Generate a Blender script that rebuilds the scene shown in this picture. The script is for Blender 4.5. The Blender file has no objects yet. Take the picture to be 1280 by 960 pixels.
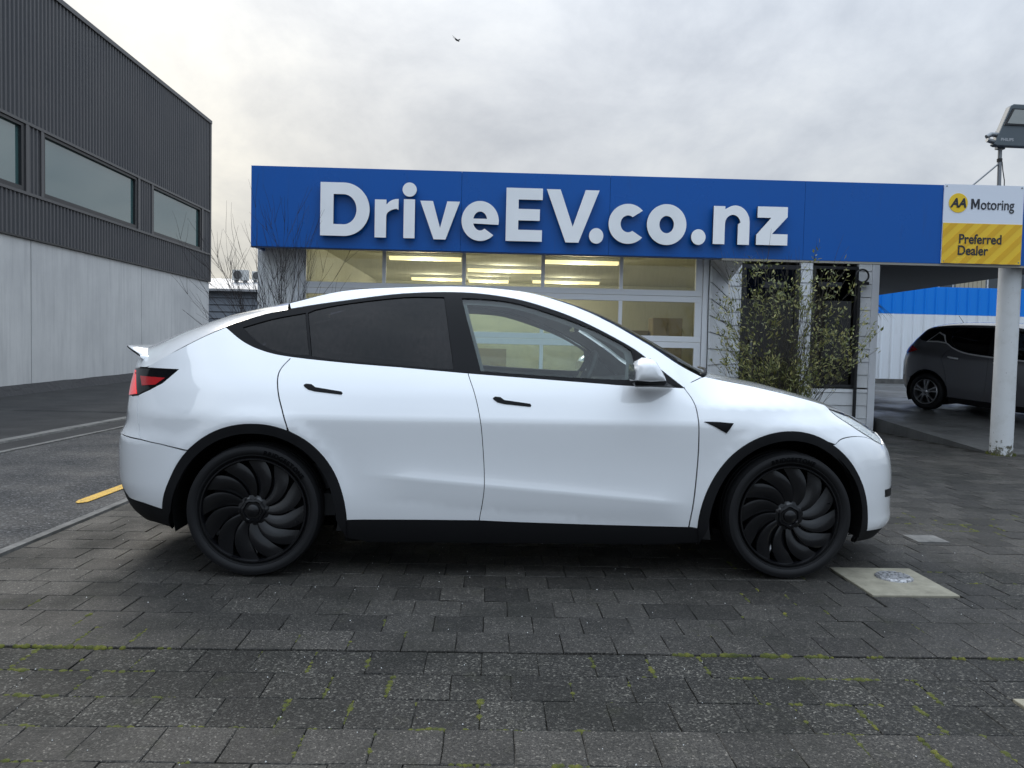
import bpy, bmesh, math, random
from mathutils import Vector, Matrix, geometry, noise

random.seed(7)
scene = bpy.context.scene
R = math.radians

# ------------------------------------------------------------------ camera
cam_data = bpy.data.cameras.new('camera')
cam_data.sensor_width = 36.0
cam_data.lens = 961.0 / 1280.0 * 36.0
cam_data.clip_start = 0.05
cam_data.clip_end = 3000
cam = bpy.data.objects.new('camera', cam_data)
scene.collection.objects.link(cam)
_yaw, _pitch, _roll = R(1.4), R(2.56), R(1.3)
_fw = Vector((math.sin(_yaw) * math.cos(_pitch), math.cos(_yaw) * math.cos(_pitch), -math.sin(_pitch)))
_rt0 = Vector((math.cos(_yaw), -math.sin(_yaw), 0))
_up0 = _rt0.cross(_fw)
_rt = _rt0 * math.cos(_roll) + _up0 * math.sin(_roll)
_up = _up0 * math.cos(_roll) - _rt0 * math.sin(_roll)
CAM = Vector((0, 0, 1.23))
m = Matrix((_rt, _up, -_fw)).transposed().to_4x4()
m.translation = CAM
cam.matrix_world = m
scene.camera = cam

def in_view(p, margin=30):
    d = Vector(p) - CAM
    z = d.dot(_fw)
    if z < .2: return False
    x = 640 + 961 * d.dot(_rt) / z
    y = 480 - 961 * d.dot(_up) / z
    return -margin < x < 1280 + margin and -margin < y < 960 + margin

# ------------------------------------------------------------------ sky, sun, exposure
SUN_DIR = Vector((-.34, .70, .62)).normalized()          # towards the sun, behind the showroom on the left
world = bpy.data.worlds.new('World')
scene.world = world
world.use_nodes = True
nt = world.node_tree
nt.nodes.clear()
def wn(t, **k):
    n = nt.nodes.new(t)
    for a, b in k.items(): setattr(n, a, b)
    return n
def wl(a, b): nt.links.new(a, b)
def wmath(op, a, b=None, clamp=False):
    n = wn('ShaderNodeMath', operation=op, use_clamp=clamp)
    for i, v in enumerate((a, b)):
        if v is None: continue
        if isinstance(v, (int, float)): n.inputs[i].default_value = v
        else: wl(v, n.inputs[i])
    return n.outputs[0]
tc = wn('ShaderNodeTexCoord')
sep = wn('ShaderNodeSeparateXYZ'); wl(tc.outputs['Generated'], sep.inputs[0])
zc_ = wmath('MAXIMUM', sep.outputs['Z'], 0.0)
inv = wmath('DIVIDE', 1.0, wmath('ADD', zc_, .42))
cmb = wn('ShaderNodeCombineXYZ')
wl(wmath('MULTIPLY', sep.outputs['X'], inv), cmb.inputs[0])
wl(wmath('MULTIPLY', sep.outputs['Y'], inv), cmb.inputs[1])
n1 = wn('ShaderNodeTexNoise'); n1.inputs['Scale'].default_value = 2.3; n1.inputs['Detail'].default_value = 7; n1.inputs['Roughness'].default_value = .6; n1.inputs['Distortion'].default_value = .25
mp = wn('ShaderNodeMapping'); mp.inputs['Location'].default_value = (2.1, .6, 0); mp.inputs['Scale'].default_value = (1.15, 1.0, 1)
wl(cmb.outputs[0], mp.inputs[0]); wl(mp.outputs[0], n1.inputs['Vector'])
ramp = wn('ShaderNodeValToRGB')
ramp.color_ramp.elements[0].position = .30; ramp.color_ramp.elements[0].color = (.45, .47, .505, 1)
ramp.color_ramp.elements[1].position = .70; ramp.color_ramp.elements[1].color = (.75, .755, .75, 1)
e = ramp.color_ramp.elements.new(.5); e.color = (.60, .615, .638, 1)
wl(n1.outputs['Fac'], ramp.inputs[0])
# overcast sky: brighter overhead than near the horizon
grad = wmath('ADD', .80, wmath('MULTIPLY', wmath('POWER', zc_, 2.0), 3.2))
# warm glow where the hidden sun stands
dot = wn('ShaderNodeVectorMath', operation='DOT_PRODUCT')
wl(tc.outputs['Generated'], dot.inputs[0])
dot.inputs[1].default_value = Vector((-.50, .86, .08)).normalized()
glow = wmath('POWER', wmath('MAXIMUM', dot.outputs['Value'], 0.0), 13.0)
glow = wmath('MULTIPLY', glow, wmath('ADD', .25, n1.outputs['Fac']))
gcol = wn('ShaderNodeMix', data_type='RGBA', blend_type='ADD')
gcol.inputs[0].default_value = 1
mulc = wn('ShaderNodeMix', data_type='RGBA', blend_type='MULTIPLY'); mulc.inputs[0].default_value = 1
wl(ramp.outputs[0], mulc.inputs[6])
gr = wn('ShaderNodeCombineColor')
# cloud cover turns bluer overhead and away from the sun
az = wn('ShaderNodeVectorMath', operation='DOT_PRODUCT'); wl(tc.outputs['Generated'], az.inputs[0]); az.inputs[1].default_value = Vector((-.58, .81, 0)).normalized()
away = wmath('ADD', wmath('MULTIPLY', wmath('SUBTRACT', .85, az.outputs['Value']), .5), wmath('MULTIPLY', zc_, .35), True)
for i, k in enumerate((-.14, -.015, .13)): wl(wmath('MULTIPLY', grad, wmath('ADD', 1.0, wmath('MULTIPLY', away, k))), gr.inputs[i])
wl(gr.outputs[0], mulc.inputs[7])
gl = wn('ShaderNodeCombineColor')
for i, k in enumerate((.34, .27, .12)): wl(wmath('MULTIPLY', glow, k), gl.inputs[i])
wl(mulc.outputs[2], gcol.inputs[6]); wl(gl.outputs[0], gcol.inputs[7])
bg_cloud = wn('ShaderNodeBackground'); wl(gcol.outputs[2], bg_cloud.inputs[0]); bg_cloud.inputs[1].default_value = 1.0
sky = wn('ShaderNodeTexSky', sky_type='NISHITA')
sky.sun_disc = False
sky.sun_elevation = math.asin(SUN_DIR.z)
sky.sun_rotation = math.atan2(SUN_DIR.x, SUN_DIR.y)
bg_sky = wn('ShaderNodeBackground'); wl(sky.outputs[0], bg_sky.inputs[0]); bg_sky.inputs[1].default_value = .06
mixw = wn('ShaderNodeMixShader'); mixw.inputs[0].default_value = .9
wl(bg_sky.outputs[0], mixw.inputs[1]); wl(bg_cloud.outputs[0], mixw.inputs[2])
wo = wn('ShaderNodeOutputWorld'); wl(mixw.outputs[0], wo.inputs[0])

sun_data = bpy.data.lights.new('sun', 'SUN')
sun_data.energy = 1.2; sun_data.angle = R(26); sun_data.color = (1.0, .93, .82)
sun = bpy.data.objects.new('sun', sun_data)
scene.collection.objects.link(sun)
sun.rotation_euler = (-SUN_DIR).to_track_quat('-Z', 'Y').to_euler()

vs = scene.view_settings
scene.display_settings.display_device = 'sRGB'
vs.view_transform = 'Standard'; vs.look = 'None'; vs.gamma = 1; vs.use_curve_mapping = False
vs.exposure = 0.22
scene.cycles.use_denoising = True
scene.cycles.max_bounces = 10
scene.cycles.transparent_max_bounces = 24
scene.cycles.caustics_reflective = False
scene.cycles.caustics_refractive = False
scene.cycles.sample_clamp_indirect = 6

# ------------------------------------------------------------------ materials
def mat(name, col, rough=.5, metal=0., coat=0., coat_rough=.03, spec=.5, emit=None, estr=0.):
    m = bpy.data.materials.new(name); m.use_nodes = True
    b = m.node_tree.nodes['Principled BSDF']
    b.inputs['Base Color'].default_value = (*col, 1)
    b.inputs['Roughness'].default_value = rough
    b.inputs['Metallic'].default_value = metal
    b.inputs['Coat Weight'].default_value = coat
    b.inputs['Coat Roughness'].default_value = coat_rough
    b.inputs['Specular IOR Level'].default_value = spec
    if emit:
        b.inputs['Emission Color'].default_value = (*emit, 1)
        b.inputs['Emission Strength'].default_value = estr
    return m
class NT:
    def __init__(s, m):
        s.t = m.node_tree; s.b = s.t.nodes.get('Principled BSDF')
        s.geo = s.t.nodes.new('ShaderNodeNewGeometry')
        s.obj = s.t.nodes.new('ShaderNodeTexCoord')
    def n(s, t, **k):
        n = s.t.nodes.new(t)
        for a, b in k.items(): setattr(n, a, b)
        return n
    def l(s, a, b): s.t.links.new(a, b)
    def pos(s, scale=(1, 1, 1), obj=False):
        mp = s.n('ShaderNodeMapping'); mp.inputs['Scale'].default_value = scale
        s.l(s.obj.outputs['Object'] if obj else s.geo.outputs['Position'], mp.inputs[0]); return mp.outputs[0]
    def noise(s, scale, detail=4, rough=.55, vec=None, dist=0):
        n = s.n('ShaderNodeTexNoise'); n.inputs['Scale'].default_value = scale; n.inputs['Detail'].default_value = detail
        n.inputs['Roughness'].default_value = rough; n.inputs['Distortion'].default_value = dist
        s.l(vec or s.geo.outputs['Position'], n.inputs['Vector']); return n.outputs['Fac']
    def vor(s, scale, vec=None, feature='F1', out='Distance'):
        n = s.n('ShaderNodeTexVoronoi', feature=feature); n.inputs['Scale'].default_value = scale
        s.l(vec or s.geo.outputs['Position'], n.inputs['Vector']); return n.outputs[out]
    def ramp(s, f, stops):
        r = s.n('ShaderNodeValToRGB'); el = r.color_ramp.elements
        while len(el) < len(stops): el.new(.5)
        for q, (p, c) in zip(el, stops):
            q.position = p; q.color = (*c, 1) if len(c) == 3 else c
        s.l(f, r.inputs[0]); return r.outputs[0]
    def g(s, f, a, b, lo=0., hi=1.):
        r = s.n('ShaderNodeMapRange'); r.inputs[1].default_value = a; r.inputs[2].default_value = b
        r.inputs[3].default_value = lo; r.inputs[4].default_value = hi
        s.l(f, r.inputs[0]); return r.outputs[0]
    def mix(s, f, a, b, mode='MIX'):
        n = s.n('ShaderNodeMix', data_type='RGBA', blend_type=mode)
        for i, v in ((0, f), (6, a), (7, b)):
            if isinstance(v, (int, float)): n.inputs[i].default_value = v
            elif isinstance(v, tuple): n.inputs[i].default_value = (*v, 1)
            else: s.l(v, n.inputs[i])
        return n.outputs[2]
    def math(s, op, a, b):
        n = s.n('ShaderNodeMath', operation=op)
        for i, v in enumerate((a, b)):
            if isinstance(v, (int, float)): n.inputs[i].default_value = v
            else: s.l(v, n.inputs[i])
        return n.outputs[0]
    def bump(s, h, strength=.3, dist=.01):
        n = s.n('ShaderNodeBump'); n.inputs['Strength'].default_value = strength; n.inputs['Distance'].default_value = dist
        s.l(h, n.inputs['Height']); s.l(n.outputs[0], s.b.inputs['Normal'])
    def col(s, c): s.l(c, s.b.inputs['Base Color'])
    def rough(s, c): s.l(c, s.b.inputs['Roughness'])

def glass_mat(name, tint, refl_rough=.0, ior=1.5, streak=0., haze=None, hazef=0.):
    m = bpy.data.materials.new(name); m.use_nodes = True
    t = m.node_tree; t.nodes.clear()
    tr = t.nodes.new('ShaderNodeBsdfTransparent'); tr.inputs[0].default_value = (*tint, 1)
    gl = t.nodes.new('ShaderNodeBsdfGlossy'); gl.inputs['Roughness'].default_value = refl_rough
    fr = t.nodes.new('ShaderNodeFresnel'); fr.inputs[0].default_value = ior
    mx = t.nodes.new('ShaderNodeMixShader')
    t.links.new(fr.outputs[0], mx.inputs[0])
    base = tr.outputs[0]
    if haze:
        df = t.nodes.new('ShaderNodeBsdfDiffuse'); df.inputs[0].default_value = (*haze, 1)
        geo = t.nodes.new('ShaderNodeNewGeometry')
        mp = t.nodes.new('ShaderNodeMapping'); mp.inputs['Scale'].default_value = (60, 60, 9)
        t.links.new(geo.outputs['Position'], mp.inputs[0])
        nz = t.nodes.new('ShaderNodeTexNoise'); nz.inputs['Scale'].default_value = 1.0; nz.inputs['Detail'].default_value = 3
        t.links.new(mp.outputs[0], nz.inputs['Vector'])
        nb = t.nodes.new('ShaderNodeTexNoise'); nb.inputs['Scale'].default_value = 3.0
        t.links.new(geo.outputs['Position'], nb.inputs['Vector'])
        mu = t.nodes.new('ShaderNodeMath'); mu.operation = 'MULTIPLY'
        t.links.new(nz.outputs['Fac'], mu.inputs[0]); t.links.new(nb.outputs['Fac'], mu.inputs[1])
        rg = t.nodes.new('ShaderNodeMapRange'); rg.inputs[1].default_value = .12; rg.inputs[2].default_value = .42
        rg.inputs[3].default_value = 0; rg.inputs[4].default_value = hazef
        t.links.new(mu.outputs[0], rg.inputs[0])
        m2 = t.nodes.new('ShaderNodeMixShader'); t.links.new(rg.outputs[0], m2.inputs[0])
        t.links.new(tr.outputs[0], m2.inputs[1]); t.links.new(df.outputs[0], m2.inputs[2])
        base = m2.outputs[0]
    t.links.new(base, mx.inputs[1]); t.links.new(gl.outputs[0], mx.inputs[2])
    o = t.nodes.new('ShaderNodeOutputMaterial'); t.links.new(mx.outputs[0], o.inputs[0])
    return m

M = {}
def paver_material(name, lo, hi, coarse, wet=1.):
    """exposed-aggregate concrete block: every stone chip gets its own tone"""
    m = mat(name, lo, .7, spec=.22); s = NT(m)
    oi = s.n('ShaderNodeObjectInfo')
    rnd = s.math('FRACT', s.math('ADD', oi.outputs['Random'], s.geo.outputs['Random Per Island']), 0)
    big = s.noise(2.2, 4, .6)
    mid = s.noise(16, 5, .65)
    c = s.ramp(s.math('ADD', s.math('MULTIPLY', rnd, .6), s.math('MULTIPLY', mid, .55)), [(.2, lo), (.85, hi)])
    ch = s.n('ShaderNodeTexVoronoi'); ch.inputs['Scale'].default_value = 155 if coarse else 185
    s.l(s.geo.outputs['Position'], ch.inputs['Vector'])
    sepc = s.n('ShaderNodeSeparateColor'); s.l(ch.outputs['Color'], sepc.inputs[0])
    k = s.ramp(sepc.outputs[0], [(.0, (.30, .30, .30)), (.5, (.75, .75, .74)), (.80, (1.3, 1.3, 1.27)), (.93, (2.6, 2.55, 2.45)), (1.0, (5.0, 4.9, 4.7))] if coarse else
               [(.0, (.5, .5, .5)), (.5, (.9, .9, .9)), (.86, (1.2, 1.2, 1.18)), (.96, (2.0, 2.0, 1.95)), (1.0, (3.6, 3.5, 3.4))])
    c = s.mix(1., c, k, 'MULTIPLY')
    grain = s.noise(95, 4, .8)
    c = s.mix(1., c, s.ramp(grain, [(.3, (.45, .45, .45)), (.5, (1., 1., 1.)), (.7, (1.7, 1.68, 1.6))]), 'MULTIPLY')
    c = s.mix(s.g(big, .48, .70, 0, .55), c, (.013, .0135, .011))
    c = s.mix(s.g(s.noise(5.5, 5, .65), .60, .78, 0, .45), c, (.030, .032, .013))
    c = s.mix(s.g(s.noise(3.1, 6, .7), .66, .76, 0, .35), c, (.11, .108, .10))          # pale scuffs
    s.col(c)
    s.rough(s.g(s.math('ADD', big, s.math('MULTIPLY', grain, .4)), .45, 1.0, .48, .85))
    s.bump(s.math('ADD', s.math('MULTIPLY', ch.outputs['Distance'], -.6), grain), .8 if coarse else .5, .004)
    return m
M['paver'] = paver_material('paver_smooth', (.023, .0217, .0200), (.052, .0485, .044), False)
M['paver_coarse'] = paver_material('paver_coarse', (.015, .0148, .0137), (.036, .0347, .0317), True)
m = M['joint'] = mat('joint_sand', (.016, .015, .011), .95, spec=.1); s = NT(m)
s.col(s.ramp(s.noise(7, 6, .75), [(.35, (.006, .006, .005)), (.52, (.024, .0225, .019)), (.7, (.040, .038, .030))])); s.bump(s.noise(200, 3), .6, .003)
m = M['moss'] = mat('moss', (.12, .14, .012), .9); s = NT(m)
s.col(s.ramp(s.noise(28, 4), [(.3, (.030, .038, .006)), (.52, (.070, .078, .008)), (.75, (.15, .14, .014))])); s.bump(s.noise(400, 2), .8, .003)
m = M['asphalt'] = mat('asphalt', (.05, .05, .05), .8, spec=.2); s = NT(m)
vo = s.n('ShaderNodeTexVoronoi'); vo.inputs['Scale'].default_value = 75; s.l(s.geo.outputs['Position'], vo.inputs['Vector'])
sc_ = s.n('ShaderNodeSeparateColor'); s.l(vo.outputs['Color'], sc_.inputs[0])
c = s.ramp(sc_.outputs[0], [(.0, (.014, .0145, .0155)), (.5, (.034, .035, .037)), (.82, (.058, .059, .061)), (1.0, (.13, .13, .132))])
c = s.mix(1., c, s.ramp(s.noise(38, 5, .8), [(.3, (.55, .55, .55)), (.7, (1.5, 1.5, 1.5))]), 'MULTIPLY')
c = s.mix(s.g(s.noise(.7, 5, .6), .35, .7, 0, .45), c, (.030, .031, .034)); s.col(c)
s.rough(s.g(s.noise(1.6, 4), .35, .7, .6, .9)); s.bump(vo.outputs['Distance'], .6, .006)
m = M['asphalt_old'] = mat('asphalt_old', (.05, .05, .05), .85, spec=.2); s = NT(m)
s.col(s.ramp(s.noise(1.5, 7, .7), [(.3, (.022, .022, .023)), (.6, (.040, .040, .040)), (.8, (.065, .063, .06))])); s.bump(s.noise(120, 3, .7), .5, .006)
m = M['kerb'] = mat('kerb_concrete', (.2, .195, .18), .8); s = NT(m)
s.col(s.ramp(s.noise(7, 6, .7), [(.3, (.06, .06, .057)), (.55, (.13, .127, .12)), (.8, (.22, .215, .2))])); s.bump(s.noise(90, 4), .4, .006)
m = M['ramp'] = mat('ramp_concrete', (.1, .1, .1), .5); s = NT(m)
c = s.ramp(s.noise(1.2, 6, .65), [(.3, (.050, .050, .049)), (.6, (.095, .094, .09)), (.8, (.14, .138, .13))])
c = s.mix(s.g(s.noise(3.0, 5, .6, s.pos((1, 8, 1))), .45, .7, 0, .6), c, (.045, .046, .04))
s.col(c); s.rough(s.g(s.noise(1.4, 4), .35, .65, .3, .7)); s.bump(s.noise(70, 4), .3, .005)
m = M['slab'] = mat('slab_concrete', (.3, .28, .22), .8); s = NT(m)
c = s.ramp(s.noise(9, 6, .65), [(.3, (.17, .155, .115)), (.6, (.27, .25, .19)), (.8, (.33, .31, .25))])
c = s.mix(s.g(s.noise(22, 4, .7), .6, .75, 0, .6), c, (.10, .095, .05)); s.col(c); s.bump(s.noise(180, 4), .4, .003)
m = M['yellow_line'] = mat('yellow_line', (.6, .36, .03), .7); s = NT(m)
s.col(s.mix(s.g(s.noise(55, 6, .8), .50, .62, 0, .85), (.60, .35, .035), (.07, .065, .05)))
m = M['ground'] = mat('ground', (.06, .06, .058), .9); s = NT(m)
s.col(s.ramp(s.noise(.3, 6), [(.35, (.045, .045, .044)), (.7, (.08, .08, .075))]))

# vehicles
m = M['paint'] = mat('white_paint', (.80, .815, .835), .22, coat=1., coat_rough=.015); s = NT(m)
s.col(s.mix(s.g(s.noise(5, 6, .7), .5, .8, 0, .06), (.855, .868, .885), (.66, .66, .64)))
m.node_tree.nodes['Principled BSDF'].inputs['Coat IOR'].default_value = 1.9
M['trim'] = mat('satin_black_trim', (.006, .006, .007), .4, spec=.12)
m = M['clad'] = mat('black_plastic_cladding', (.009, .009, .010), .6, spec=.18); s = NT(m); s.bump(s.noise(500, 2), .15, .001)
M['gloss_black'] = mat('gloss_black', (.008, .008, .009), .08, coat=1.)
M['dark'] = mat('dark_underbody', (.006, .006, .006), .9, spec=.1)
M['glass'] = glass_mat('car_glass', (.80, .90, .87), haze=(.40, .47, .44), hazef=.05)
M['glass_tint'] = glass_mat('privacy_glass', (.03, .032, .045), ior=1.34, haze=(.045, .036, .036), hazef=.25)
M['windscreen'] = glass_mat('windscreen_glass', (.30, .34, .33))
m = M['tyre'] = mat('tyre_rubber', (.011, .011, .012), .62, spec=.22); s = NT(m)
s.bump(s.noise(160, 3), .15, .002)
M['letter_rubber'] = mat('tyre_lettering', (.0015, .0015, .002), .6, spec=.05)
M['rim'] = mat('gloss_black_rim', (.005, .005, .006), .2, spec=.5)
M['rim_dark'] = mat('rim_barrel', (.012, .012, .013), .5, metal=.5)
M['disc'] = mat('brake_disc', (.35, .35, .36), .35, metal=1.)
M['lamp_black'] = mat('smoked_lens', (.004, .004, .005), .06, spec=.35)
M['lamp_red'] = mat('red_lens', (.42, .012, .016), .2, coat=.4)
M['lamp_red_lit'] = mat('red_lens_lit', (.6, .008, .012), .1, coat=1., emit=(1., .03, .03), estr=.55)
M['lamp_clear'] = glass_mat('clear_lens', (.97, .98, .98), ior=1.16)
M['chrome'] = mat('chrome', (.7, .71, .73), .12, metal=1.)
m = M['lamp_inner'] = mat('lamp_inner', (.90, .90, .87), .35, metal=.0); s = NT(m); s.bump(s.vor(70), .9, .01)
M['cabin'] = mat('cabin_dark', (.02, .02, .021), .75)
M['seat'] = mat('seat_black', (.016, .016, .017), .5)
M['headliner'] = mat('headliner', (.16, .165, .165), .9)
M['hatch_glass'] = glass_mat('hatchback_glass', (.25, .30, .29))
M['bright_trim'] = mat('bright_trim', (.55, .55, .56), .3)
m = M['grey_paint'] = mat('grey_paint', (.115, .115, .125), .35, metal=.3, coat=1.); 
M['silver'] = mat('silver_alloy', (.42, .42, .43), .28, metal=.9)

# buildings
m = M['blue'] = mat('blue_fascia', (.004, .066, .30), .4, spec=.3); s = NT(m)
c = s.mix(s.g(s.noise(.9, 5), .4, .75, 0, .35), (.002, .095, .40), (.008, .10, .36))
c = s.mix(s.g(s.noise(6, 5, .7, s.pos((3, 1, .25))), .58, .8, 0, .35), c, (.03, .07, .20)); s.col(c)
s.rough(s.g(s.noise(2, 4), .3, .7, .24, .42))
M['blue_edge'] = mat('blue_edge', (.02, .05, .14), .5)
m = M['letter'] = mat('silver_white_letter', (.68, .69, .73), .33); s = NT(m)
s.col(s.mix(s.g(s.noise(1.1, 3), .4, .7), (.95, .955, .97), (.84, .86, .87)))
M['letter_side'] = mat('letter_return', (.05, .055, .07), .5)
m = M['white_wall'] = mat('white_painted_wall', (.62, .63, .63), .6); s = NT(m)
c = s.mix(s.g(s.noise(3, 6, .65), .45, .75, 0, .5), (.76, .77, .775), (.60, .595, .57))
c = s.mix(s.g(s.noise(5, 4, .6, s.pos((6, 6, .5))), .58, .75, 0, .35), c, (.45, .44, .41)); s.col(c); s.bump(s.noise(60, 3), .08, .004)
M['white_frame'] = mat('white_aluminium', (.76, .775, .80), .42)
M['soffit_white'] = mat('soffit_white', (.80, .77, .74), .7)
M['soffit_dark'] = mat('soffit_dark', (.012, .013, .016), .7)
M['gutter'] = mat('gutter_metal', (.30, .28, .24), .5)
M['shop_glass'] = glass_mat('shop_glass', (.86, .87, .80), haze=(.34, .33, .28), hazef=.05)
M['office_glass'] = glass_mat('office_glass', (.20, .20, .20))
M['room'] = mat('showroom_wall', (.66, .66, .58), .85)
M['room_ceiling'] = mat('showroom_ceiling', (.68, .68, .60), .9)
M['room_floor'] = mat('showroom_floor', (.30, .28, .22), .5)
M['room_item'] = mat('showroom_cabinet', (.30, .25, .17), .7)
M['room_item2'] = mat('showroom_banner', (.20, .17, .12), .7)
M['tube'] = mat('lit_tube', (1, .95, .7), .5, emit=(1.0, .83, .46), estr=1.5)
M['office_dark'] = mat('office_dark', (.02, .02, .02), .8)
M['office_grey'] = mat('office_blind', (.14, .135, .13), .8)
M['black_metal'] = mat('black_metal', (.01, .01, .011), .5)
m = M['column'] = mat('column_paint', (.60, .61, .60), .55); s = NT(m)
zz = s.n('ShaderNodeSeparateXYZ'); s.l(s.geo.outputs['Position'], zz.inputs[0])
c = s.mix(s.g(s.noise(3.5, 6, .7), .5, .75, 0, .5), (.62, .63, .63), (.42, .42, .39))
c = s.mix(s.g(s.noise(26, 4, .7), .66, .72), c, (.12, .11, .09))
flake = s.math('SUBTRACT', s.noise(16, 5, .75), s.math('MULTIPLY', zz.outputs['Z'], .9))
c = s.mix(s.g(flake, .40, .46), c, (.10, .095, .065)); s.col(c); s.bump(s.noise(30, 4), .15, .004)
m = M['concrete'] = mat('precast_concrete', (.33, .33, .335), .75); s = NT(m)
c = s.ramp(s.noise(.5, 7, .62), [(.3, (.47, .47, .47)), (.55, (.56, .558, .552)), (.8, (.63, .625, .615))])
c = s.mix(s.g(s.noise(2.4, 6, .65, s.pos((1, 3.5, .22))), .46, .75, 0, .55), c, (.34, .34, .345))
c = s.mix(s.g(s.noise(30, 4, .7), .6, .8, 0, .3), c, (.33, .33, .33)); s.col(c); s.bump(s.noise(40, 5), .12, .01)
m = M['cladding'] = mat('charcoal_cladding', (.055, .054, .058), .45); s = NT(m)
s.col(s.mix(s.g(s.noise(.6, 5), .35, .7), (.062, .062, .068), (.080, .077, .080)))
M['flashing'] = mat('charcoal_flashing', (.075, .073, .075), .4)
M['frame_dark'] = mat('dark_window_frame', (.02, .02, .022), .4)
m = M['teal_glass'] = mat('tinted_window_glass', (.05, .11, .11), .03, spec=.7)
m.node_tree.nodes['Principled BSDF'].inputs['IOR'].default_value = 2.1
m = M['bitumen'] = mat('bitumen_upstand', (.02, .02, .022), .7); s = NT(m); s.bump(s.noise(9, 5), .8, .04)
m = M['fence_blue'] = mat('fence_blue', (.004, .22, .78), .45, spec=.3)
m = M['fence_white'] = mat('fence_white', (.60, .63, .67), .45); s = NT(m)
s.col(s.mix(s.g(s.noise(2, 6, .6, s.pos((4, 4, .4))), .5, .75, 0, .5), (.78, .81, .85), (.62, .63, .63)))
M['far_wall'] = mat('shed_wall', (.19, .21, .24), .7)
M['far_roof'] = mat('shed_roof', (.34, .34, .35), .5)
M['ac'] = mat('ac_casing', (.55, .55, .53), .5)
M['ac_fan'] = mat('ac_fan_grille', (.10, .10, .10), .6)
M['far_cream'] = mat('far_cream', (.40, .36, .27), .8)
M['far_glass'] = mat('far_glass', (.05, .06, .07), .1)
M['steel'] = mat('galvanised_steel', (.22, .23, .24), .45, metal=.7)
M['lamp_body'] = mat('floodlight_body', (.085, .105, .12), .45)
M['lamp_glass'] = mat('floodlight_lens', (.30, .31, .29), .12, coat=1.)
M['print_dark'] = mat('print_dark', (.02, .022, .03), .5)
M['aa_white'] = mat('sign_white', (.76, .80, .88), .4)
M['aa_yellow'] = mat('sign_yellow', (.86, .55, .028), .4)
M['aa_yellow2'] = mat('sign_amber', (.74, .42, .012), .4)
M['aa_disc'] = mat('sign_disc_yellow', (.88, .58, .016), .4)
m = M['bark'] = mat('bark', (.05, .042, .035), .85); s = NT(m); s.col(s.ramp(s.noise(30, 4), [(.3, (.028, .024, .022)), (.7, (.085, .075, .06))]))
M['twig'] = mat('bare_twig', (.030, .024, .024), .85)
def leaf_mat(name, a, b, c3):
    m = mat(name, a, .45); s = NT(m)
    r = s.ramp(s.geo.outputs['Random Per Island'], [(.1, a), (.6, b), (.95, c3)]); s.col(r)
    b_ = s.b; b_.inputs['Subsurface Weight'].default_value = 0
    tr = s.n('ShaderNodeBsdfTranslucent'); s.l(r, tr.inputs[0])
    mx = s.n('ShaderNodeMixShader'); mx.inputs[0].default_value = .3
    s.l(b_.outputs[0], mx.inputs[1]); s.l(tr.outputs[0], mx.inputs[2])
    s.l(mx.outputs[0], s.t.nodes['Material Output'].inputs[0]); return m
M['leaf'] = leaf_mat('olive_leaf', (.10, .12, .035), (.21, .22, .065), (.35, .32, .11))
M['flax'] = leaf_mat('strap_leaf', (.10, .13, .03), (.22, .24, .06), (.16, .12, .04))
m = M['lid'] = mat('cast_lid', (.4, .4, .41), .5, metal=.5); s = NT(m)
s.col(s.mix(s.g(s.noise(60, 4, .7), .45, .62), (.42, .42, .43), (.10, .10, .10)))
M['bird'] = mat('bird_feathers', (.012, .012, .013), .8)

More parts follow.
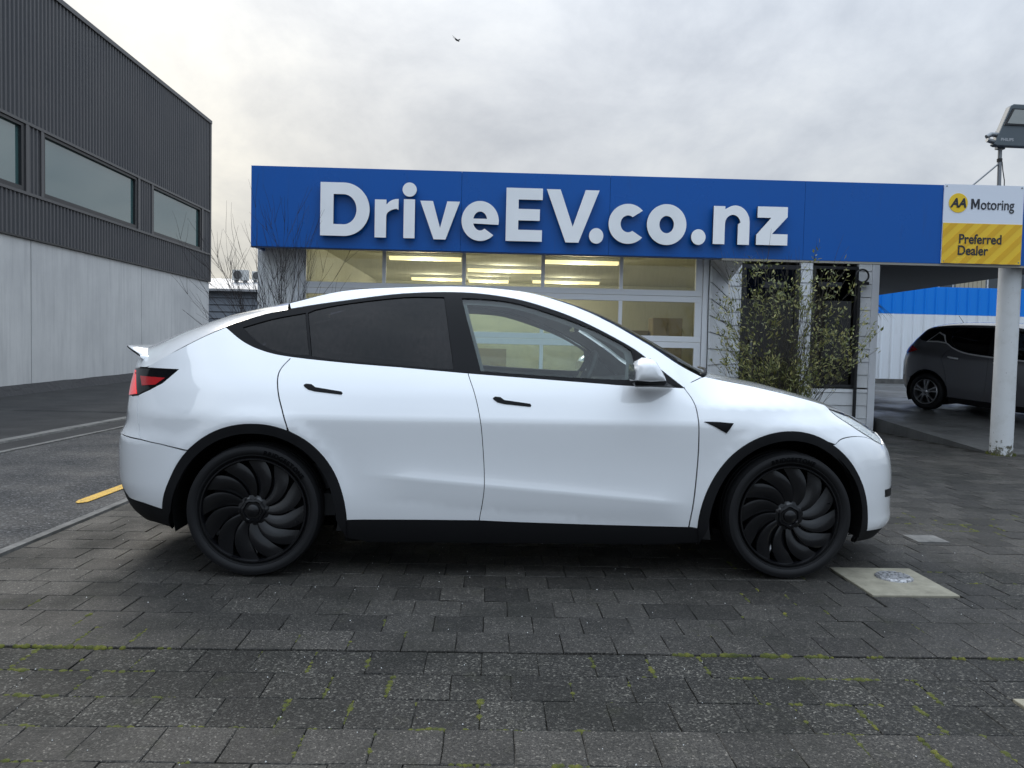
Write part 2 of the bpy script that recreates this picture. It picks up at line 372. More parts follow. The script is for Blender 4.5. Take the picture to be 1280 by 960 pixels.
# ------------------------------------------------------------------ helpers
COL = scene.collection
def link(o): COL.objects.link(o); return o
def setp(o, parent):
    """parent without moving: geometry stays where it was built"""
    if parent is not None:
        o.parent = parent
        if parent.get('_built_world'):
            o.matrix_parent_inverse = Matrix.LocRotScale(parent.location, parent.rotation_euler, parent.scale).inverted()
    return o
def tag(o, label=None, cat=None, group=None, kind=None):
    if label: o['label'] = label
    if cat: o['category'] = cat
    if group: o['group'] = group
    if kind: o['kind'] = kind
    return o
def thing(name, label, cat, loc=(0, 0, 0), group=None, world=True, rot=(0, 0, 0)):
    o = bpy.data.objects.new(name, None); link(o)
    o.empty_display_size = .2
    o.location = loc; o.rotation_euler = rot
    if world: o['_built_world'] = 1
    return tag(o, label, cat, group)
class MB:
    def __init__(s): s.v = []; s.f = []; s.mi = []
    def add(s, verts, faces, mi=0):
        k = len(s.v); s.v += [tuple(p) for p in verts]
        s.f += [tuple(i + k for i in f) for f in faces]; s.mi += [mi] * len(faces); return s
    def box(s, x0, x1, y0, y1, z0, z1, mi=0):
        v = [(x0, y0, z0), (x1, y0, z0), (x1, y1, z0), (x0, y1, z0), (x0, y0, z1), (x1, y0, z1), (x1, y1, z1), (x0, y1, z1)]
        return s.add(v, [(0, 3, 2, 1), (4, 5, 6, 7), (0, 1, 5, 4), (1, 2, 6, 5), (2, 3, 7, 6), (3, 0, 4, 7)], mi)
    def tube(s, pts, rad, n=8, caps=True, mi=0):
        pts = [Vector(p) for p in pts]
        if not hasattr(rad, '__len__'): rad = [rad] * len(pts)
        rings = []; up = None
        for i, p in enumerate(pts):
            d = (pts[min(i + 1, len(pts) - 1)] - pts[max(i - 1, 0)]).normalized()
            if up is None:
                up = Vector((0, 0, 1)) if abs(d.z) < .9 else Vector((1, 0, 0))
            a = d.cross(up).normalized(); b = a.cross(d).normalized(); up = b
            rings.append([p + (a * math.cos(2 * math.pi * k / n) + b * math.sin(2 * math.pi * k / n)) * rad[i] for k in range(n)])
        v = [q for r in rings for q in r]; f = []
        for i in range(len(pts) - 1):
            for k in range(n):
                k2 = (k + 1) % n
                f.append((i * n + k, i * n + k2, (i + 1) * n + k2, (i + 1) * n + k))
        if caps:
            f.append(tuple(range(n - 1, -1, -1))); f.append(tuple((len(pts) - 1) * n + k for k in range(n)))
        return s.add(v, f, mi)
    def lathe(s, prof, n=48, axis='Z', origin=(0, 0, 0), closed=False, mi=0):
        """prof: (radius, along axis)"""
        o = Vector(origin); v = []; f = []
        for r, h in prof:
            for k in range(n):
                a = 2 * math.pi * k / n; c, d = r * math.cos(a), r * math.sin(a)
                p = {'Z': (c, d, h), 'Y': (c, h, d), 'X': (h, c, d)}[axis]
                v.append(o + Vector(p))
        m_ = len(prof)
        for i in range(m_ if closed else m_ - 1):
            j = (i + 1) % m_
            for k in range(n):
                k2 = (k + 1) % n
                f.append((i * n + k, i * n + k2, j * n + k2, j * n + k))
        return s.add(v, f, mi)
    def prism(s, poly, d0, d1, axis='Y', mi=0):
        """extrude polygon; axis Y: poly is (x,z); axis Z: (x,y); axis X: (y,z)"""
        def P(a, b, d): return {'Y': (a, d, b), 'Z': (a, b, d), 'X': (d, a, b)}[axis]
        n = len(poly)
        v = [P(a, b, d0) for a, b in poly] + [P(a, b, d1) for a, b in poly]
        f = [tuple(range(n)), tuple(range(2 * n - 1, n - 1, -1))] + [(i, i + n, (i + 1) % n + n, (i + 1) % n) for i in range(n)]
        return s.add(v, f, mi)
    def build(s, name, mats, parent=None, smooth=False, bevel=0., fixn=True, auto=None):
        me = bpy.data.meshes.new(name); me.from_pydata(s.v, [], s.f)
        if not isinstance(mats, (list, tuple)): mats = [mats]
        for q in mats: me.materials.append(M[q] if isinstance(q, str) else q)
        me.polygons.foreach_set('material_index', s.mi)
        if fixn or bevel:
            bm = bmesh.new(); bm.from_mesh(me)
            if bevel:
                bmesh.ops.bevel(bm, geom=list(bm.edges), offset=bevel, segments=2, affect='EDGES', profile=.6)
            if fixn: bmesh.ops.recalc_face_normals(bm, faces=bm.faces)
            bm.to_mesh(me); bm.free()
        if smooth: me.polygons.foreach_set('use_smooth', [True] * len(me.polygons))
        if auto is not None:
            me.polygons.foreach_set('use_smooth', [True] * len(me.polygons))
            me.set_sharp_from_angle(angle=R(auto))
        me.update()
        o = bpy.data.objects.new(name, me); link(o); setp(o, parent)
        return o
def box(name, x0, x1, y0, y1, z0, z1, m_, parent=None, bevel=0.):
    return MB().box(x0, x1, y0, y1, z0, z1).build(name, m_, parent, bevel=bevel)
def copy_obj(o, parent):
    c_ = o.copy(); link(c_); c_.parent = parent
    c_.matrix_parent_inverse = o.matrix_parent_inverse.copy(); return c_
def copy_tree(root, parent=None):
    c_ = root.copy(); link(c_); c_.parent = parent
    for ch in [o for o in scene.collection.objects if o.parent == root]:
        copy_tree(ch, c_)
    return c_

# ------------------------------------------------------------------ ground
def sheet(name, pts, m_, parent=None, kind='structure', th=0.):
    n = len(pts); me = bpy.data.meshes.new(name)
    v = list(pts); f = [tuple(range(n))]
    if th:
        v += [(x, y, z - th) for x, y, z in pts]
        f += [(i, i + n, (i + 1) % n + n, (i + 1) % n) for i in range(n)]
    me.from_pydata(v, [], f); me.materials.append(M[m_])
    bm = bmesh.new(); bm.from_mesh(me); bmesh.ops.recalc_face_normals(bm, faces=bm.faces)
    if not th and bm.faces and len(bm.faces):
        bm.faces.ensure_lookup_table()
        if bm.faces[0].normal.z < 0: bmesh.ops.reverse_faces(bm, faces=bm.faces)
    bm.to_mesh(me); bm.free()
    o = bpy.data.objects.new(name, me); link(o); setp(o, parent)
    if kind and parent is None: o['kind'] = kind
    return o
sheet('ground', [(-600, -600, -.06), (600, -600, -.06), (600, 900, -.06), (-600, 900, -.06)], 'ground')
road = sheet('road', [(-5.28, -60, 0), (-2.83, -60, 0), (-2.83, 60, 0), (-5.28, 60, 0)], 'asphalt')
# worn yellow kerb-side marking, ends a little ragged
MB().prism([(-3.13, 5.83), (-3.10, 5.80), (-3.06, 5.84), (-3.05, 5.86), (-3.045, 8.2), (-3.14, 8.2), (-3.15, 5.9)], .004, .007, 'Z').build('yellow_marking', 'yellow_line', road)
foot = MB()
YS = [-60, 13.2, 13.25, 21.3, 60]; ZS = [.0, .0, .018, .15, .6]
for i in range(len(YS) - 1):
    foot.add([(-10.2, YS[i], ZS[i]), (-5.83, YS[i], ZS[i]), (-5.83, YS[i + 1], ZS[i + 1]), (-10.2, YS[i + 1], ZS[i + 1])], [(0, 1, 2, 3)])
tag(foot.build('footpath', 'asphalt_old'), kind='structure')
ch = MB()
def wob(y, k): return .025 * noise.noise(Vector((y * .9, k, 0))) + .012 * noise.noise(Vector((y * 4, k, 3)))
ys = [-10 + i * .35 for i in range(150)]
v = []
for y in ys:
    for x, z in ((-5.84 + wob(y, 1), -.02), (-5.84 + wob(y, 1), .030), (-5.70 + wob(y, 2), .028), (-5.69 + wob(y, 2), .006), (-5.30 + wob(y, 5), .004), (-5.30 + wob(y, 5), .012), (-5.235 + wob(y, 8) * .6, .010), (-5.235 + wob(y, 8) * .6, -.02)):
        v.append((x, y, z))
f = []; mi = []
for i in range(len(ys) - 1):
    for k in range(7): f.append((i * 8 + k, i * 8 + k + 1, i * 8 + 9 + k, i * 8 + 8 + k)); mi.append(1 if k == 3 else 0)
ch.v = v; ch.f = f; ch.mi = mi
tag(ch.build('kerb', ['kerb', 'asphalt_old']), kind='structure')

# ------------------------------------------------------------------ block paving
PX, PY, Y0, X0 = .2205, .2115, 3.068, -.132
pav = sheet('pavement', [(-2.76, -6, -.0074), (14, -6, -.0074), (14, 24, -.0074), (-2.76, 24, -.0074)], 'joint')
EDGE_X = -2.752
def paver_mesh(name, m_, w=PX, d=PY, seed=0, hgt=.045):
    rn = random.Random(seed); g = .0015
    def ring(inset, z, j):
        return [(sx * (w / 2 - g - inset) + rn.uniform(-j, j), sy * (d / 2 - g - inset) + rn.uniform(-j, j), z)
                for sx, sy in ((-1, -1), (0, -1), (1, -1), (1, 0), (1, 1), (0, 1), (-1, 1), (-1, 0))]
    v = ring(0, -hgt, 0) + ring(0, -.0032, .0020) + ring(.0026, 0, .0022)
    f = [tuple(range(16, 24))]
    for a in (0, 8):
        f += [(a + i, a + (i + 1) % 8, a + 8 + (i + 1) % 8, a + 8 + i) for i in range(8)]
    me = bpy.data.meshes.new(name); me.from_pydata(v, [], f); me.materials.append(M[m_]); return me
P_S = [paver_mesh('paver', 'paver', seed=i) for i in range(8)]
P_C = [paver_mesh('paver', 'paver_coarse', seed=20 + i) for i in range(8)]
HOLES = [(1.977, 2.460, 3.868, 4.395), (2.870, 3.100, 5.040, 5.250), (1.905, 2.140, 2.585, 2.700)]
def blocked(x, y):
    if x > 6.42 and y > 9.95: return True
    if y > 12.95: return True
    return y > 10.05 and x < 2.75
def remainders(x0, x1, y0, y1):
    """what is left of a paver where a slab is set in or the edge strip cuts it"""
    rects = [(max(x0, EDGE_X), x1, y0, y1)]
    for a, b, c_, d in HOLES:
        out = []
        for r0, r1, s0, s1 in rects:
            if r1 <= a or r0 >= b or s1 <= c_ or s0 >= d: out.append((r0, r1, s0, s1)); continue
            if r0 < a: out.append((r0, a, s0, s1))
            if r1 > b: out.append((b, r1, s0, s1))
            m0, m1 = max(r0, a), min(r1, b)
            if s0 < c_: out.append((m0, m1, s0, c_))
            if s1 > d: out.append((m0, m1, d, s1))
        rects = out
    return [r for r in rects if r[1] - r[0] > .022 and r[3] - r[2] > .022]
cells = []
for k in range(-12, 48):
    y = Y0 + (k + .5) * PY
    off = X0 if k % 2 == 0 else X0 - PX / 2
    for i in range(-14, 46):
        x = off + (i + .5) * PX
        if x + PX / 2 < EDGE_X + .02 or x > 9.2 or blocked(x, y): continue
        cells.append((x, y, k))
def cell_z(x, y, k):
    r = random.Random(int(x * 977) * 131 + k)
    z = r.uniform(-.0016, .0016) + .0020 * noise.noise(Vector((x * .7, y * .7, 0)))
    if -3 <= k <= -1: z -= .002
    elif k == 0: z += .004
    return z, r
vis = sorted([c_ for c_ in cells if in_view((c_[0], c_[1], 0), 20)], key=lambda c_: (Vector((c_[0], c_[1], 0)) - CAM).length)
near = set(vis[:290])
rest = MB(); moss = MB()
for x, y, k in cells:
    z, r = cell_z(x, y, k)
    coarse = (-3 <= k <= -1) or (k > 0 and noise.noise(Vector((x * .8 + 3, y * .8, 5))) > .22 and x > .8)
    if k == -1 and x > 1.05 and x < 1.5: coarse = False
    tilt = (r.uniform(-.005, .005), r.uniform(-.005, .005), r.uniform(-.006, .006))
    idx = r.randrange(8)
    rem = remainders(x - PX / 2, x + PX / 2, y - PY / 2, y + PY / 2)
    if not (len(rem) == 1 and abs(rem[0][1] - rem[0][0] - PX) < 1e-4 and abs(rem[0][3] - rem[0][2] - PY) < 1e-4):
        for a, b, c_, d in rem:
            src = paver_mesh('cut_paver', 'paver', b - a, d - c_, idx)
            rest.add([((a + b) / 2 + q.co.x, (c_ + d) / 2 + q.co.y, z + q.co.z) for q in src.vertices], [tuple(p.vertices) for p in src.polygons], 1 if coarse else 0)
            bpy.data.meshes.remove(src)
        continue
    if (x, y, k) in near:
        o = bpy.data.objects.new('paver', (P_C if coarse else P_S)[idx]); link(o)
        o.location = (x, y, z); o.rotation_euler = tilt; o.parent = pav
    else:
        src = (P_C if coarse else P_S)[idx]
        mt = Matrix.Translation((x, y, z)) @ Matrix.Rotation(tilt[2], 4, 'Z') @ Matrix.Rotation(tilt[0], 4, 'X') @ Matrix.Rotation(tilt[1], 4, 'Y')
        rest.add([mt @ q.co for q in src.vertices], [tuple(p.vertices) for p in src.polygons], 1 if coarse else 0)
    # moss in the joints: front edge and left edge of the cell
    if y < 6.2 and in_view((x, y, 0), 60):
        for hor in (0, 1):
            nv = noise.noise(Vector((x * 1.5 + 7 * hor, y * 1.5, 2.2))) + .55 * noise.noise(Vector((x * 6.5, y * 6.5, 9 + hor)))
            amt = nv - (.24 if (k <= 0 and k > -5) else .42) + (.18 if k in (-1, -2, -3) else 0) + (.12 if x > .9 else 0)
            if k == 0 and hor: amt += .25
            if k > 2 and x < 1.2: amt -= .4
            if amt <= 0: continue
            L = min(1., .25 + amt * 2.2); a0 = r.uniform(0, 1 - L)
            n_ = int(L * 17)
            for q in range(n_):
                if noise.noise(Vector((x * 31 + q * .21, y * 29 + hor, 3))) < -.12: continue
                tt = a0 + L * (q + r.random()) / n_
                bx = x - PX / 2 + (tt * PX if hor else 0) + r.uniform(-.004, .004)
                by = y - PY / 2 + (0 if hor else tt * PY) + r.uniform(-.004, .004)
                rr = r.uniform(.004, .0105) * (1 + min(amt, .5)); hh = rr * r.uniform(.5, .9)
                vv = [(bx, by, -.004 + hh + z)]
                for a in range(6):
                    an = a * math.pi / 3 + r.random() * .5; q2 = rr * r.uniform(.75, 1.25)
                    vv.append((bx + q2 * math.cos(an), by + q2 * math.sin(an), z - .004 + hh * .45))
                for a in range(6):
                    an = a * math.pi / 3; vv.append((bx + rr * 1.25 * math.cos(an), by + rr * 1.25 * math.sin(an), z - .008))
                moss.add(vv, [(0, 1 + a, 1 + (a + 1) % 6) for a in range(6)] + [(1 + a, 7 + a, 7 + (a + 1) % 6, 1 + (a + 1) % 6) for a in range(6)])
grit = MB()
for i in range(260):
    r = random.Random(900 + i); y = r.uniform(2.1, 6); x = r.uniform(-.68, .68) * y; q = r.uniform(.0012, .0035)
    a = r.random() * 6
    grit.add([(x + q * math.cos(a + j * 1.57) * r.uniform(.6, 1.3), y + q * math.sin(a + j * 1.57), .0005) for j in range(4)] + [(x, y, q * 1.1 + .001)], [(0, 1, 4), (1, 2, 4), (2, 3, 4), (3, 0, 4)])
tag(grit.build('grit', 'ac', pav), kind='stuff')
tag(rest.build('distant_pavers', ['paver', 'paver_coarse'], pav, fixn=False), kind='stuff')
tag(moss.build('moss', 'moss', pav, smooth=True, fixn=False), kind='stuff')
# concrete edge strip between paving and road
eb = MB()
ys = [-8 + i * .6 for i in range(52)]
v = []
for y in ys:
    w = .008 * noise.noise(Vector((y * 2.2, 4, 0)))
    for x, z in ((-2.835 + w, -.03), (-2.83 + w, .010), (-2.765 + w * .6, .013), (-2.757 + w * .6, -.03)): v.append((x, y, z))
eb.v = v
for i in range(len(ys) - 1):
    for k in range(3): eb.f.append((i * 4 + k, i * 4 + k + 1, i * 4 + 5 + k, i * 4 + 4 + k)); eb.mi.append(0)
tag(eb.build('paving_edge_strip', 'kerb'), kind='structure')

# inspection cover and two loose concrete squares in the paving
t = thing('inspection_cover', 'square beige concrete slab with round silver metal lid beside the front wheel', 'drain cover', (2.21, 4.13, 0))
MB().prism([(1.985, 3.875), (2.45, 3.885), (2.455, 4.39), (1.98, 4.385)], -.05, .006, 'Z').build('slab', 'slab', t, bevel=.006)
lid = MB().lathe([(0, .020), (.080, .019), (.092, .016), (.098, .011), (.100, .004)], 40, 'Z', (2.262, 4.195, 0)).build('lid', 'lid', t, auto=40)
ribs = MB()
for k in range(-3, 4):
    w = math.sqrt(max(0, .08 ** 2 - (k * .022) ** 2))
    ribs.box(2.262 - w, 2.262 + w, 4.195 + k * .022 - .004, 4.195 + k * .022 + .004, .0195, .0225)
ribs.build('rib', 'lid', lid)
o = MB().prism([(2.875, 5.045), (3.095, 5.045), (3.095, 5.245), (2.875, 5.245)], -.04, .004, 'Z').build('concrete_block', 'kerb', bevel=.004)
tag(o, 'pale concrete square set in the paving beyond the front bumper', 'concrete block')
o = MB().prism([(1.91, 2.59), (2.135, 2.59), (2.135, 2.695), (1.91, 2.695)], -.04, .006, 'Z').build('concrete_block', 'slab', bevel=.004)
tag(o, 'cream concrete block corner at the right edge of the paving', 'concrete block')

# concrete ramp up to the covered parking
def ramp_z(y): return .075 * max(0, min(y, 14.5) - 9.95) + .03 * max(0, y - 14.5)
rp = MB()
ry = [9.95, 10.8, 11.8, 12.8, 13.6, 14.5, 18, 24]
v = []
for y in ry: v += [(6.47 + (.16 * (12.9 - y) / 2.9 if y < 12.9 else 0), y, -.03), (6.47 + (.16 * (12.9 - y) / 2.9 if y < 12.9 else 0), y, ramp_z(y)), (30, y, ramp_z(y))]
f = []
for i in range(len(ry) - 1):
    for k in range(2): f.append((i * 3 + k, i * 3 + k + 1, i * 3 + 4 + k, i * 3 + 3 + k))
rp.v = v; rp.f = f; rp.mi = [0] * len(f)
tag(rp.build('driveway_ramp', 'ramp'), kind='structure')

# ------------------------------------------------------------------ charcoal warehouse, left
WX = -9.9
wh = thing('warehouse', 'charcoal ribbed metal warehouse on grey concrete panels across the road', 'building', (-14, 14, 0))
joints = [-4.1, 1.1, 6.3, 11.5, 16.72, 21.87, 26.96]
for i in range(len(joints) - 1):
    MB().box(WX - .15, WX, joints[i] + .012, joints[i + 1] - .012, -.05, 3.32).build('concrete_panel', 'concrete', wh, bevel=.008)
box('backing_wall', -24, WX - .16, -4.1, 26.9, -.05, 8.6, 'frame_dark', wh)
def ribbed(name, y0, y1, z0, z1, parent, pitch=.14):
    q = MB(); prof = []
    y = y0
    while y < y1 - 1e-6:
        for dy, dx in ((0, 0), (.035, 0), (.05, .028), (.09, .028), (.105, 0)):
            if y + dy <= y1: prof.append((y + dy, dx))
        y += pitch
    prof.append((y1, 0))
    v = []
    for y, dx in prof: v += [(WX + .01 + dx, y, z0), (WX + .01 + dx, y, z1)]
    q.v = v
    for i in range(len(prof) - 1): q.f.append((2 * i, 2 * i + 2, 2 * i + 3, 2 * i + 1)); q.mi.append(0)
    return tag(q.build(name, 'cladding', parent), kind='stuff')
ribbed('ribbed_cladding', -4.1, 26.9, 5.76, 8.72, wh)
ribbed('ribbed_cladding', -4.1, 26.9, 3.36, 4.24, wh)
wins = [(5.6, 10.4), (11.6, 16.36), (17.2, 21.43), (22.57, 26.04)]
last = -4.1
for a, b in wins:
    ribbed('ribbed_cladding', last, a - .16, 4.30, 5.70, wh); last = b + .2
ribbed('ribbed_cladding', last, 26.9, 4.30, 5.70, wh)
for z in (5.73, 4.27): box('flashing_strip', WX - .02, WX + .06, -4.1, 26.93, z - .03, z + .03, 'flashing', wh)
box('flashing_strip', WX - .02, WX + .05, -4.1, 26.93, 3.325, 3.36, 'frame_dark', wh)
box('roof_flashing', WX - .35, WX + .07, -4.1, 27.0, 8.72, 8.83, 'flashing', wh)
box('corner_flashing', WX - .3, WX + .055, 26.88, 27.0, 3.33, 8.72, 'flashing', wh)
for a, b in wins:
    for q in (a - .13, b + .17): box('pilaster', WX - .02, WX + .055, q - .05, q + .05, 4.30, 5.70, 'flashing', wh)
    fr = MB()
    fr.box(WX - .06, WX + .03, a - .08, a, 4.31, 5.69); fr.box(WX - .06, WX + .03, b, b + .10, 4.31, 5.69)
    fr.box(WX - .06, WX + .03, a, b, 4.31, 4.40); fr.box(WX - .06, WX + .03, a, b, 5.63, 5.69)
    fo = fr.build('window_frame', 'frame_dark', wh)
    box('pane', WX - .05, WX - .035, a, b, 4.40, 5.63, 'teal_glass', fo)
bt = MB(); ys = [-4 + i * .31 for i in range(101)]
def fz(y): return 0 if y < 13.2 else .018 + (y - 13.25) * .0164
v = []
for y in ys:
    j = .06 * noise.noise(Vector((y * 1.1, 8, 0))) + .03 * noise.noise(Vector((y * 4.3, 2, 0)))
    v += [(WX + .16 + j, y, fz(y) - .03), (WX + .09 + j * .6, y, fz(y) + .07 + j * .4), (WX + .005, y, fz(y) + .20 + j * .25)]
bt.v = v
for i in range(len(ys) - 1):
    for k in range(2): bt.f.append((i * 3 + k, i * 3 + k + 1, i * 3 + 4 + k, i * 3 + 3 + k)); bt.mi.append(0)
bt.build('bitumen_upstand', 'bitumen', wh, smooth=True)

# ------------------------------------------------------------------ shed far behind, with two air conditioning units
sh = thing('shed', 'low blue-grey shed with pale metal roof in the gap behind the showroom', 'building', (-11, 38, 0))
for i in range(10):
    MB().prism([(36.0 - .02, .45 + i * .32), (36.02, .45 + i * .32 + .30), (36.1, .45 + i * .32 + .30), (36.1, .45 + i * .32)], -30, -4, 'X').build('plank', 'far_wall', sh)
box('wall', -30, -4, 36.11, 46, 0, 3.68, 'far_wall', sh)
MB().prism([(35.7, 3.62), (35.7, 3.72), (41, 4.62), (46, 3.7), (46, 3.6)], -30.2, -3.8, 'X').build('roof', 'far_roof', sh)
for nm, x, y, w, h in (('two', -12.75, 39.0, .75, .52), ('one', -11.95, 39.4, .66, .44)):
    z = 4.30 if nm == 'two' else 4.36
    a = thing('air_conditioner', 'larger left air conditioning unit on the distant shed roof' if nm == 'two' else 'smaller right air conditioning unit on the distant shed roof', 'air conditioner', (x, y, z), 'roof air conditioners')
    box('casing', x - w / 2, x + w / 2, y - .15, y + .15, z + .08, z + .08 + h, 'ac', a, bevel=.01)
    MB().lathe([(h * .40, -.012), (h * .40, .01), (0, .01)], 24, 'Y', (x - w * .14, y - .165, z + .08 + h / 2)).build('fan_grille', 'ac_fan', a)
    for sx in (-1, 1): box('foot', x + sx * w * .3 - .04, x + sx * w * .3 + .04, y - .17, y + .17, z - .06, z + .08, 'steel', a)

# ------------------------------------------------------------------ boundary fence, right
fe = thing('boundary_fence', 'tall corrugated fence with blue band above white sheets behind the grey car', 'fence', (14, 21, .5))
FY = 21.0
for z0, z1, mm in ((2.46, 3.22, 'fence_blue'), (.62, 2.455, 'fence_white')):
    x = 6.5
    while x < 24:
        q = MB(); prof = []
        for k in range(3):
            for dx, dy in ((0, 0), (.21, 0), (.235, -.035), (.265, -.035)):
                prof.append((x + k * .30 + dx, FY + dy))
        prof.append((x + .90, FY))
        v = []
        for px_, py_ in prof: v += [(px_, py_, z0), (px_, py_, z1)]
        q.v = v
        for i in range(len(prof) - 1): q.f.append((2 * i, 2 * i + 2, 2 * i + 3, 2 * i + 1)); q.mi.append(0)
        q.build('sheet', mm, fe)
        x += .90
box('base_board', 6.5, 24, FY - .05, FY + .05, .40, .66, 'kerb', fe)
box('rail', 6.5, 24, FY + .02, FY + .08, 3.0, 3.1, 'steel', fe)
fb = thing('distant_building', 'cream and grey building with dark windows showing above the blue fence', 'building', (36, 62, 0))
box('wall', 28, 52, 60, 72, 0, 9.2, 'far_wall', fb)
for x, w, mm in ((33.2, 1.2, 'far_glass'), (34.9, 1.0, 'far_glass'), (38.8, 1.3, 'far_glass'), (40.8, 1.0, 'far_glass')):
    wf = box('window', x - .1, x + w + .1, 59.92, 59.99, 6.4, 8.6, 'white_frame', fb)
    box('pane', x, x + w, 59.86, 59.91, 6.5, 8.5, mm, wf)
for i in range(7): box('cream_panel', 36.2 + i * .34, 36.5 + i * .34, 59.9, 59.98, 5.9, 8.7, 'far_cream', fb)

# ------------------------------------------------------------------ showroom building
sr = thing('showroom', 'white weatherboard car showroom with glazed sectional door under the blue fascia', 'building', (1.5, 13, 0))
DY = 10.05
box('end_wall', -3.07, -2.60, DY, DY + .22, -.02, 2.9, 'white_wall', sr)
box('door_jamb', -2.60, -2.545, DY - .02, DY + .2, -.02, 2.9, 'white_frame', sr)
box('door_jamb', 2.715, 2.80, DY - .02, DY + .16, -.02, 2.9, 'white_frame', sr)
cols = [-2.50, -1.446, -.412, .617, 1.641, 2.68]
for i in range(5):
    z1 = 2.575 - i * .60; z0 = z1 - .596
    if z0 < .0: z0 = .0
    q = MB()
    q.box(-2.54, 2.71, DY, DY + .05, z1 - .075, z1); q.box(-2.54, 2.71, DY, DY + .05, z0, z0 + .075)
    q.box(-2.54, -2.45, DY + .001, DY + .049, z0 + .075, z1 - .075); q.box(2.62, 2.71, DY + .001, DY + .049, z0 + .075, z1 - .075)
    for x in cols[1:-1]: q.box(x - .024, x + .024, DY + .004, DY + .046, z0 + .075, z1 - .075)
    sec_ = q.build('door_section', 'white_frame', sr, bevel=.004)
    xs = [-2.45] + [x for x in cols[1:-1]] + [2.62]
    for k in range(5):
        box('pane', xs[k] + (.024 if k else 0), xs[k + 1] - (.024 if k < 4 else 0), DY + .022, DY + .028, z0 + .075, z1 - .075, 'shop_glass', sec_)
# the room behind the door
rm = MB()
rm.add([(-3.0, 10.28, .005), (3.0, 10.28, .005), (3.9, 12.95, .005), (5.45, 19.5, .005), (-3.0, 19.5, .005)], [(0, 1, 2, 3, 4)])
rm.build('showroom_floor', 'room_floor', sr)
rm = MB(); rm.add([(-3.0, 10.10, 2.9), (3.0, 10.10, 2.9), (3.9, 12.95, 2.9), (5.45, 19.5, 2.9), (-3.0, 19.5, 2.9)], [(4, 3, 2, 1, 0)])
rm.build('showroom_ceiling', 'room_ceiling', sr, fixn=False)
rm = MB()
for (a, b), (c_, d) in (((-3.0, 19.5), (-3.0, 10.28)), ((5.45, 19.5), (-3.0, 19.5)), ((3.93, 12.97), (5.45, 19.5))):
    rm.add([(a, b, 0), (c_, d, 0), (c_, d, 2.9), (a, b, 2.9)], [(0, 1, 2, 3)])
rm.build('showroom_inner_wall', 'room', sr, fixn=False)
# canopy slab, soffits
MB().prism([(-3.02, 9.72), (2.81, 9.72), (3.89, 12.7), (6.40, 12.7), (6.40, 9.72), (9.3, 9.72), (9.3, 19.6), (-3.02, 19.6)], 2.91, 3.30, 'Z').build('canopy_roof', 'soffit_dark', sr)  # unseen gap over the entry, added to let daylight onto the office wall
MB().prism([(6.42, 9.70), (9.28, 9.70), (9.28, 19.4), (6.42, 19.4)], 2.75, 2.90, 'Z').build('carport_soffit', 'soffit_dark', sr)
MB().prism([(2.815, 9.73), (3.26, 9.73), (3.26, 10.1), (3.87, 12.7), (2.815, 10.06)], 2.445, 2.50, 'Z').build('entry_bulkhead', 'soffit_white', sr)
# splayed entry wall, board by board
A2, B2 = Vector((2.81, 10.06)), Vector((3.87, 12.79))
dv = (B2 - A2).normalized(); nv = Vector((dv.y, -dv.x))
BP = .217
bp_mesh = None
for i in range(13):
    z0 = i * BP
    q = MB()
    for s_, (o0, o1, zz0, zz1) in enumerate([(.0, .0, 0, 0)]):
        pts = []
        for P in (A2, B2):
            for off, z in ((.030, z0 + .004), (.018, z0 + BP - .003), (-.06, z0 + BP - .003), (-.06, z0 + .004)):
                pts.append((P.x + nv.x * off, P.y + nv.y * off, z))
        q.add(pts, [(0, 1, 2, 3), (7, 6, 5, 4), (0, 4, 5, 1), (1, 5, 6, 2), (2, 6, 7, 3), (3, 7, 4, 0)])
    q.build('weatherboard', 'white_wall', sr)
# office front wall
OY = 12.8
def boards(x0, x1, z0, z1):
    z = z0
    while z < z1 - .03:
        h = min(BP, z1 - z)
        MB().prism([(OY - .030, z + .004), (OY - .018, z + h - .003), (OY + .06, z + h - .003), (OY + .06, z + .004)], x0, x1, 'X').build('weatherboard', 'white_wall', sr)
        z += h
boards(5.09, 5.29, .72, 2.8)
boards(6.07, 6.29, .72, 2.8)
boards(5.09, 6.29, -.015, .70)
boards(3.90, 4.10, -.015, 2.8)
box('corner_board', 6.295, 6.41, OY - .05, OY + .08, -.02, 2.82, 'white_frame', sr, bevel=.006)
box('side_wall', 6.33, 6.40, OY + .082, 19.4, 0, 2.9, 'white_wall', sr)
def glazing(x0, x1, z0, z1, f=.045, name='window'):
    q = MB(); q.box(x0, x0 + f, OY - .03, OY + .05, z0, z1); q.box(x1 - f, x1, OY - .03, OY + .05, z0, z1)
    q.box(x0 + f, x1 - f, OY - .029, OY + .049, z0, z0 + f); q.box(x0 + f, x1 - f, OY - .029, OY + .049, z1 - f, z1)
    w_ = q.build(name, 'frame_dark', sr)
    box('pane', x0 + f, x1 - f, OY + .005, OY + .012, z0 + f, z1 - f, 'office_glass', w_); return w_
d_ = glazing(4.11, 5.08, .0, 2.74, .07, 'entry_door')
box('sign_strip', 4.45, 4.83, OY - .002, OY + .003, 2.36, 2.46, 'print_dark', d_)
box('door_handle', 4.26, 4.29, OY - .09, OY - .03, .8, 1.5, 'steel', d_)
w_ = glazing(5.30, 6.06, .72, 2.74)
box('sign_strip', 5.40, 5.80, OY - .002, OY + .003, 2.40, 2.48, 'print_dark', w_)
q = MB(); q.add([(3.95, 14.6, 0), (6.32, 14.6, 0), (6.32, 14.6, 2.9), (3.95, 14.6, 2.9), (3.95, 12.9, .003), (6.32, 12.9, .003), (6.32, 14.6, .003), (3.95, 14.6, .003)], [(0, 1, 2, 3), (4, 5, 6, 7)])
